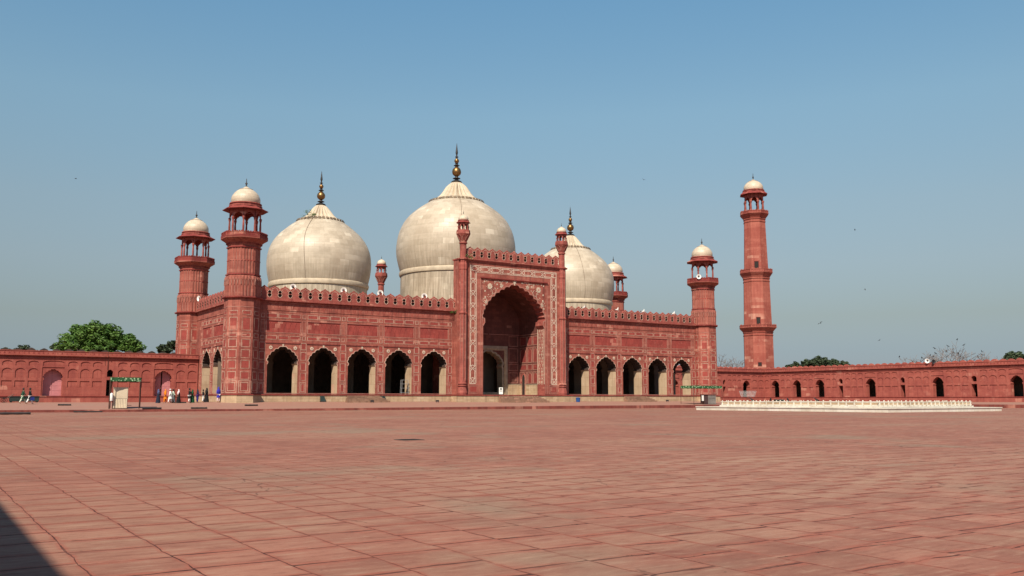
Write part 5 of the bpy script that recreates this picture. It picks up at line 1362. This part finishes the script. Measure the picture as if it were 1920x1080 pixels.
def bench(x, y, L, label):
    z = terrace_z(x,y); r_ = empty('stone_bench', (x,y,z), 0, label, 'bench')
    b = MB(); b.box(-L/2,-.3,.12,L/2,.3,.72); b.build('bench_body', M['darkgreen'], r_)
    b = MB(); b.box(-L/2-.05,-.36,.72,L/2+.05,.34,.80); b.build('bench_top', M['black'], r_)
    b = MB(); b.box(-L/2+.1,-.2,0,-L/2+.35,.2,.12); b.box(L/2-.35,-.2,0,L/2-.1,.2,.12); b.build('foot', M['metal_dark'], r_)
bench(-62.35,19.0,3.4,'long black low bench against the left wall behind two walkers')
hc = empty('hand_cart', (-65.2,17.6,terrace_z(-65.2,17.6)), .15, 'dark flat hand cart by the wall at the far left edge', 'cart')
b = MB(); b.box(-1.2,-.45,.55,.9,.45,.63); b.build('deck', M['metal_dark'], hc)
for s in (-1,1):
    b = MB(); b.tube([(.9,s*.4,.6),(1.55,s*.35,1.05)],.03,5); b.build('handle', M['metal_dark'], hc)
    for x in (-.8,.5):
        b = MB(); R=.26
        b.grid([[((R+.03*cos(2*pi*j/6))*cos(2*pi*i/16)+x, s*.5+.035*sin(2*pi*j/6), .27+(R+.03*cos(2*pi*j/6))*sin(2*pi*i/16)) for j in range(6)] for i in range(17)],0)
        for q in range(4): b.tube([(x-R*cos(q*pi/4),s*.5,.27-R*sin(q*pi/4)),(x+R*cos(q*pi/4),s*.5,.27+R*sin(q*pi/4))],.012,4)
        b.build('wheel', M['black'], hc)
gm = MB(); gm.grid([[(-.9+1.8*i/10, r*cos(2*pi*j/8), max(0, .16+.16*sin(2*pi*j/8)+.04*sin(i*1.3))) for j,r in ((k,.4) for k in range(8))] for i in range(11)],0)
put(gm.build('tarpaulin_roll', M['darkgreen'], loc=(64.0,4.2,terrace_z(64.0,4.2)), rotz=-.6), 'dark green rolled tarpaulin behind the white pool', 'tarpaulin')
wb = empty('wire_basket_cart', (62.5,10.6,terrace_z(62.5,10.6)), -.9, 'pale wire mesh basket cart before the second open arch right of the hall', 'cart')
b = MB(); z0, z1 = .75, 1.95
for i in range(13):
    t = i/12; b.tube([(-1.25+2.5*t,-.35,z0+.1),(-1.6+3.2*t,-.55,z1)],.022,4); b.tube([(-1.25+2.5*t,.35,z0+.1),(-1.6+3.2*t,.55,z1)],.022,4)
for i in range(5):
    t = i/4; w_ = 1.25+.35*t; d_ = .35+.2*t; z = z0+.1+(z1-z0-.1)*t
    b.tube([(-w_,-d_,z),(w_,-d_,z),(w_,d_,z),(-w_,d_,z),(-w_,-d_,z)],.022,4)
b.build('mesh_basket', M['steel'], wb)
b = MB()
for s in (-1,1): b.tube([(s*.15,0,0),(s*.2,0,.85)],.05,6); b.tube([(s*.15,-.4,.03),(s*.15,.4,.03)],.05,5)
b.build('stand', M['metal_dark'], wb)
# iron covers and scraps on the flags
def cover(x, y, L, W, rz, label):
    b = MB(); b.box(-L/2,-W/2,-.005,L/2,W/2,.012); 
    for i in range(5): b.box(-L/2+.05, -W/2+.05+i*(W-.1)/5, .012, L/2-.05, -W/2+.08+i*(W-.1)/5, .018)
    put(b.build('drain_cover', M['mat'], loc=(x,y,CZ+.002), rotz=rz), label, 'cover')
cover(-61.45,-88.2,.72,.75,.0,'dark square iron drain cover in the red flags')
# weeds that grow on the stonework
def weed(loc, r, label, n=160, seed=5):
    rg_ = random.Random(seed); root = empty('wall_weed', loc, 0, label, 'plant', 'weeds growing on the stonework')
    lf = MB(); st = MB()
    for k in range(9):
        d = Vector((rg_.uniform(-1,1),rg_.uniform(-1.2,.1),rg_.uniform(-.3,.8))).normalized()*r*rg_.uniform(.5,1)
        st.tube([(0,.05,0),tuple(d*.5+Vector((0,0,.05))),tuple(d)],.015,4); leaf_cluster(lf, d, r*.38, n//9, .17, rg_)
    st.build('stem', M['bark'], root); lf.build('leaves', M['leaf'], root)
weed((-8.3,YP-.55,19.75), .62, 'green weed sprouting by the left portal turret below its parapet', seed=5)
weed((-9.9,-.35,11.75), .60, 'green weed hanging where the left wing meets the portal', seed=6)
weed((-XD-2.9,YD-2.2,26.7), .85, 'dry bush growing on the left dome beside its ribbed crown', seed=7)
weed((-XD-2.1,YD-2.6,26.6), .5, 'smaller dry tuft at the foot of the left dome\'s crown', seed=8)

# ---------------------------------------------------------------- people
def cloth(name, c, rough=.85): return mat_plain(name, c, rough, .15, 5.0, spec=.15)
SKIN = mat_plain('brown_skin', (.26,.13,.08), .6, .1, 8.0); HAIR = mat_plain('black_hair', (.012,.010,.009), .6, .2, 20.0)
def skin_mesh(name, V, E, R, mat, parent, levels=1, root=0):
    me = bpy.data.meshes.new(name); me.from_pydata([tuple(v) for v in V], E, []); me.materials.append(mat)
    o = bpy.data.objects.new(name, me); COL.objects.link(o); o.parent = parent
    sk = o.modifiers.new('skin', 'SKIN'); sk.use_smooth_shade = True
    if not me.skin_vertices: 
        me.attributes.new('skin', 'FLOAT', 'POINT')
    for i, r in enumerate(R):
        d = me.skin_vertices[0].data[i]; d.radius = (r, r) if isinstance(r, (int, float)) else r; d.use_root = (i == root)
    if levels:
        sd = o.modifiers.new('sub', 'SUBSURF'); sd.levels = levels; sd.render_levels = levels
    return o
def person(loc, rz, label, h=1.70, stride=.0, arm=(0.15,0.15), outfit='kurta', c_top=None, c_low=None, head=None, c_head=None, bag=None, lean=0.0, group='people walking by the left end of the hall', look=0.0, bent=(.25,.25)):
    """faces +y; stride is half the step in metres, arm the forward swing of left and right hand"""
    s = h/1.70
    root = empty('person', loc, rz, label, 'person', group); root.scale = (s,s,s)
    V=[];E=[];R=[]
    def add(p, r, par=None):
        V.append(Vector(p)); R.append(r)
        if par is not None: E.append((par, len(V)-1))
        return len(V)-1
    L = lean
    pel = add((0,0,.93),(.135,.10)); sp_ = add((0,L*.3,1.12),(.125,.09),pel); ch = add((0,L*.7,1.30),(.155,.10),sp_)
    nb = add((0,L*.95,1.44),.055,ch); nk = add((0,L+.01,1.50),.05,nb); hd = add((0,L+.02,1.57),.075,nk); h2 = add((0,L+.02,1.64),.082,hd); add((0,L+.015,1.69),.05,h2)
    nose = add((0.0,L+.115,1.59),.014,hd)
    hands = []; arms = []
    for i, sx in enumerate((-1,1)):
        f = arm[i]; sh = add((sx*.185,L*.85,1.395),.052,ch)
        el = add((sx*.225, L*.7+f*.45-.02, 1.13),.042,sh); wr = add((sx*.215, L*.7+f+.05*bent[i], .92+bent[i]*.32*max(0,f+.05)),.028,el)
        d = (V[wr]-V[el]).normalized(); pm_ = add(tuple(V[wr]+d*.055),(.036,.018),wr); arms.append((sh,el,wr,pm_)); hands.append(V[pm_].copy())
        side = Vector((0,1,0)); 
        for j, (off, ln) in enumerate(((-.024,.060),(-.008,.070),(.008,.066),(.024,.052))):
            k1 = add(tuple(V[pm_]+d*.035+side*off),.0095,pm_); k2 = add(tuple(V[k1]+d*ln*.55+Vector((-sx*.008,0,0))),.0085,k1); add(tuple(V[k2]+d*ln*.4+Vector((-sx*.02,0,0))),.0075,k2)
        t1 = add(tuple(V[wr]+d*.03+side*.034),.011,pm_); add(tuple(V[t1]+d*.035+side*.016),.009,t1)
    legs = []
    for i, sx in enumerate((-1,1)):
        f = stride*(1 if i == 0 else -1)
        hp = add((sx*.09,0,.86),.088,pel); kn = add((sx*.095, f*.55+.03, .49),.058,hp); an = add((sx*.095, f, .09+(.05 if f < -.05 else 0)),.040,kn); to = add((sx*.105, f+.15, .035),.034,an); legs.append((hp,kn,an))
    skin_mesh('body', V, E, R, SKIN, root)
    e_ = MB()
    for sx in (-1,1): e_.lathe([(.001,-.010),(.010,-.004),(.010,.004),(.001,.010)],6,mi=0,c=(sx*.030,L+.088)); 
    e_.v = [(x,y,z+1.625) for x,y,z in e_.v]; e_.build('eyes', M['black'], root)
    low = c_low or c_top
    if outfit in ('kurta','shirt'):
        VV=[];EE=[];RR=[]
        p0 = 0; VV.append(Vector((0,0,.92))); RR.append((.15,.115))
        for hp,kn,an in legs:
            for q, (idx, r) in enumerate(((hp,.115),(kn,.090),(an,.068))):
                VV.append(V[idx]+Vector((0,0,.03 if idx == an else 0))); RR.append(r); EE.append((p0 if q == 0 else len(VV)-2, len(VV)-1))
        skin_mesh('trousers', VV, EE, RR, low, root)
        b = MB(); hem = .55 if outfit == 'kurta' else .84; fl_ = .20 if outfit == 'kurta' else .165
        tab = [(1.47,.065,.06,L),(1.43,.16,.085,L*.9),(1.38,.205,.115,L*.85),(1.25,.185,.125,L*.6),(1.05,.165,.118,L*.3),(.90,.185,.13,0),(hem+.1,fl_,.155+abs(stride)*.25,0),(hem,fl_+.02,.165+abs(stride)*.3,0)]
        b.grid([[(rx*cos(2*pi*j/14), cy+ry*sin(2*pi*j/14)*(1+.05*sin(3*j)), z) for j in range(14)] for z,rx,ry,cy in tab],0)
        b.build('tunic', c_top, root, smooth=True)
    else:   # long cloak to the ground
        b = MB(); a_ = abs(stride)
        tab = [(1.47,.065,.06,L),(1.43,.16,.09,L*.9),(1.38,.21,.125,L*.85),(1.2,.205,.15,L*.5),(.95,.225,.165,0),(.6,.25,.20+a_*.25,0),(.25,.275,.235+a_*.6,0),(.04,.29,.25+a_*.75,0)]
        b.grid([[(rx*cos(2*pi*j/18)*(1+.04*sin(4*j)), cy+ry*sin(2*pi*j/18)*(1+.04*sin(5*j)), z) for j in range(18)] for z,rx,ry,cy in tab],0)
        b.build('cloak', c_low or c_top, root, smooth=True)
    for (sh,el,wr,pm_) in arms:
        VV = [V[sh], V[el], V[el].lerp(V[wr],.85)]; skin_mesh('sleeve', VV, [(0,1),(1,2)], [.070,.062,.055], c_top, root)
    if head == 'scarf':
        b = MB()
        tab = [(1.735,.01,.01,.0),(1.72,.06,.065,.0),(1.67,.098,.108,-.005),(1.60,.108,.115,-.02),(1.53,.11,.115,-.02),(1.46,.15,.125,-.01),(1.38,.225,.155,0),(1.22,.225,.165,0),(1.10,.19,.15,0)]
        rings = []
        for z,rx,ry,cy in tab:
            row = []
            for j in range(16):
                a = 2*pi*j/16; front_ = max(0, sin(a)); open_ = .35*front_**4 if 1.52 < z < 1.69 else 0
                row.append((rx*cos(a), L+.02+cy+ry*sin(a)*(1-open_), z))
            rings.append(row)
        b.grid(rings,0); b.build('head_scarf', c_head, root, smooth=True)
    elif head == 'cap':
        b = MB(); b.lathe([(.098,1.635),(.098,1.70),(.085,1.725),(.001,1.73)],14,mi=0,c=(0,L+.015),sy=1.08); b.build('cap', c_head, root, smooth='auto')
        b = MB(); b.lathe([(.07,1.54),(.094,1.58),(.097,1.64)],14,mi=0,c=(0,L-.012),sy=.95); b.build('hair', HAIR, root, smooth=True)
    else:
        b = MB(); b.lathe([(.075,1.53),(.095,1.57),(.103,1.63),(.098,1.69),(.06,1.735),(.001,1.742)],14,mi=0,c=(0,L-.004),sy=1.06)
        b.v = [(x, y if (z > 1.655 or y < L+.03) else L+.03, z) for x,y,z in b.v]; b.build('hair', HAIR, root, smooth=True)
    if bag:
        bg = MB(); hnd = hands[1]
        bg.grid([[(.03*sx_+.06*ca, .20*sa_, z) for (ca,sa_,sx_) in ((1,-1,0),(1,1,0),(-1,1,0),(-1,-1,0))] for z in (-.46,-.12)],0); bg.face([(.06,-.2,-.46),(.06,.2,-.46),(-.06,.2,-.46),(-.06,-.2,-.46)]); bg.face([(.06,-.2,-.12),(.06,.2,-.12),(-.06,.2,-.12),(-.06,-.2,-.12)])
        bg.tube([(0,-.1,-.13),(0,-.06,-.02),(0,.06,-.02),(0,.1,-.13)],.012,5)
        wpos = Matrix.Rotation(rz,4,'Z') @ (hnd*s) + Vector(loc)
        o = bg.build('carried_bag', bag, loc=(wpos.x, wpos.y, wpos.z-.05), rotz=rz); put(o, 'dark blue bag carried by the man in the black waistcoat', 'bag')
    return root
CW = cloth('white_cotton',(.70,.70,.68)); CB = cloth('black_cloth_dress',(.012,.012,.014)); CN = cloth('navy_cloak',(.016,.020,.036)); CBL = cloth('blue_grey_scarf',(.07,.085,.17))
CO = cloth('orange_cloth',(.62,.17,.012)); CG = cloth('green_cloth_dress',(.012,.07,.03)); CGD = cloth('dark_green_tunic',(.02,.055,.035)); CLG = cloth('pale_green_cotton',(.55,.62,.50))
CPK = cloth('pale_pink_scarf',(.66,.50,.50)); CUB = cloth('bright_blue_cloth',(.035,.03,.30)); CPU = cloth('purple_cloth',(.07,.025,.09)); CNV = cloth('navy_trousers',(.03,.025,.17))
def at(x, y): return (x, y, terrace_z(x, y))
E_ = -pi/2      # facing +x
W_ = pi/2
person(at(-64.25,.3), E_, 'walker in a dark green tunic and pale trousers behind the man with the blue bag', 1.74, .30, (-.2,.25), 'kurta', CGD, CLG, None, lean=.03)
person(at(-63.65,-.5), E_, 'walking man in white shalwar and black waistcoat carrying a blue bag', 1.76, .28, (.22,.18), 'kurta', CB, CW, None, bag=cloth('navy_bag',(.02,.03,.16)), lean=.02)
person(at(-49.72,1.2), E_, 'woman in a long navy cloak and blue-grey headscarf facing the walkers', 1.66, .05, (.1,.2), 'cloak', CN, CN, 'scarf', CBL)
person(at(-48.95,1.0), W_, 'woman dressed all in orange before the ajar pink door', 1.64, .16, (.1,-.1), 'kurta', CO, CO, 'scarf', CO)
person(at(-48.42,.8), W_, 'walking man all in white with a white cap, left of the pair in white', 1.70, .24, (.2,-.15), 'kurta', CW, CW, 'cap', CW)
person(at(-48.05,1.2), E_, 'striding figure in pale green-white shalwar with black hair', 1.66, .30, (-.2,.25), 'kurta', CLG, CW, None, lean=.04)
person(at(-47.75,2.1), W_, 'woman in black half hidden behind the pale green striding figure', 1.64, .05, (.1,.1), 'cloak', CB, CB, 'scarf', CB)
person(at(-47.40,1.0), W_, 'woman in a black cloak with a broad pale pink headscarf', 1.64, .05, (.1,.1), 'cloak', CB, CB, 'scarf', CPK)
person(at(-46.05,1.3), E_, 'tall man in white shalwar and black waistcoat with bare dark hair', 1.80, .10, (.15,.35), 'kurta', CB, CW, None)
person(at(-45.62,1.6), W_, 'woman in green with a dark green headscarf facing the man in the waistcoat', 1.64, .05, (.2,.1), 'cloak', CG, CG, 'scarf', CG)
person(at(-45.00,1.6), E_, 'person in a dark top and bright navy trousers by the hall corner', 1.62, .05, (.1,.3), 'shirt', CPU, CNV, 'scarf', CN)
person(at(-44.75,2.6), 2.6, 'child in purple standing between two adults by the hall corner', 1.28, .03, (.1,.1), 'kurta', CPU, CPU, None)
person(at(-44.35,1.5), E_, 'person in a black jacket and white trousers by the hall corner', 1.58, .10, (.15,.2), 'shirt', CB, CW, None)
person(at(-43.98,1.3), W_, 'tall woman in a long black cloak next to the cream podium', 1.76, .05, (.25,.1), 'cloak', CB, CB, 'scarf', CB)
person(at(-43.15,-.9), radians(200), 'person in a bright blue long tunic alone against the cream podium', 1.86, .03, (.05,.05), 'kurta', CUB, CPK, 'scarf', CUB)
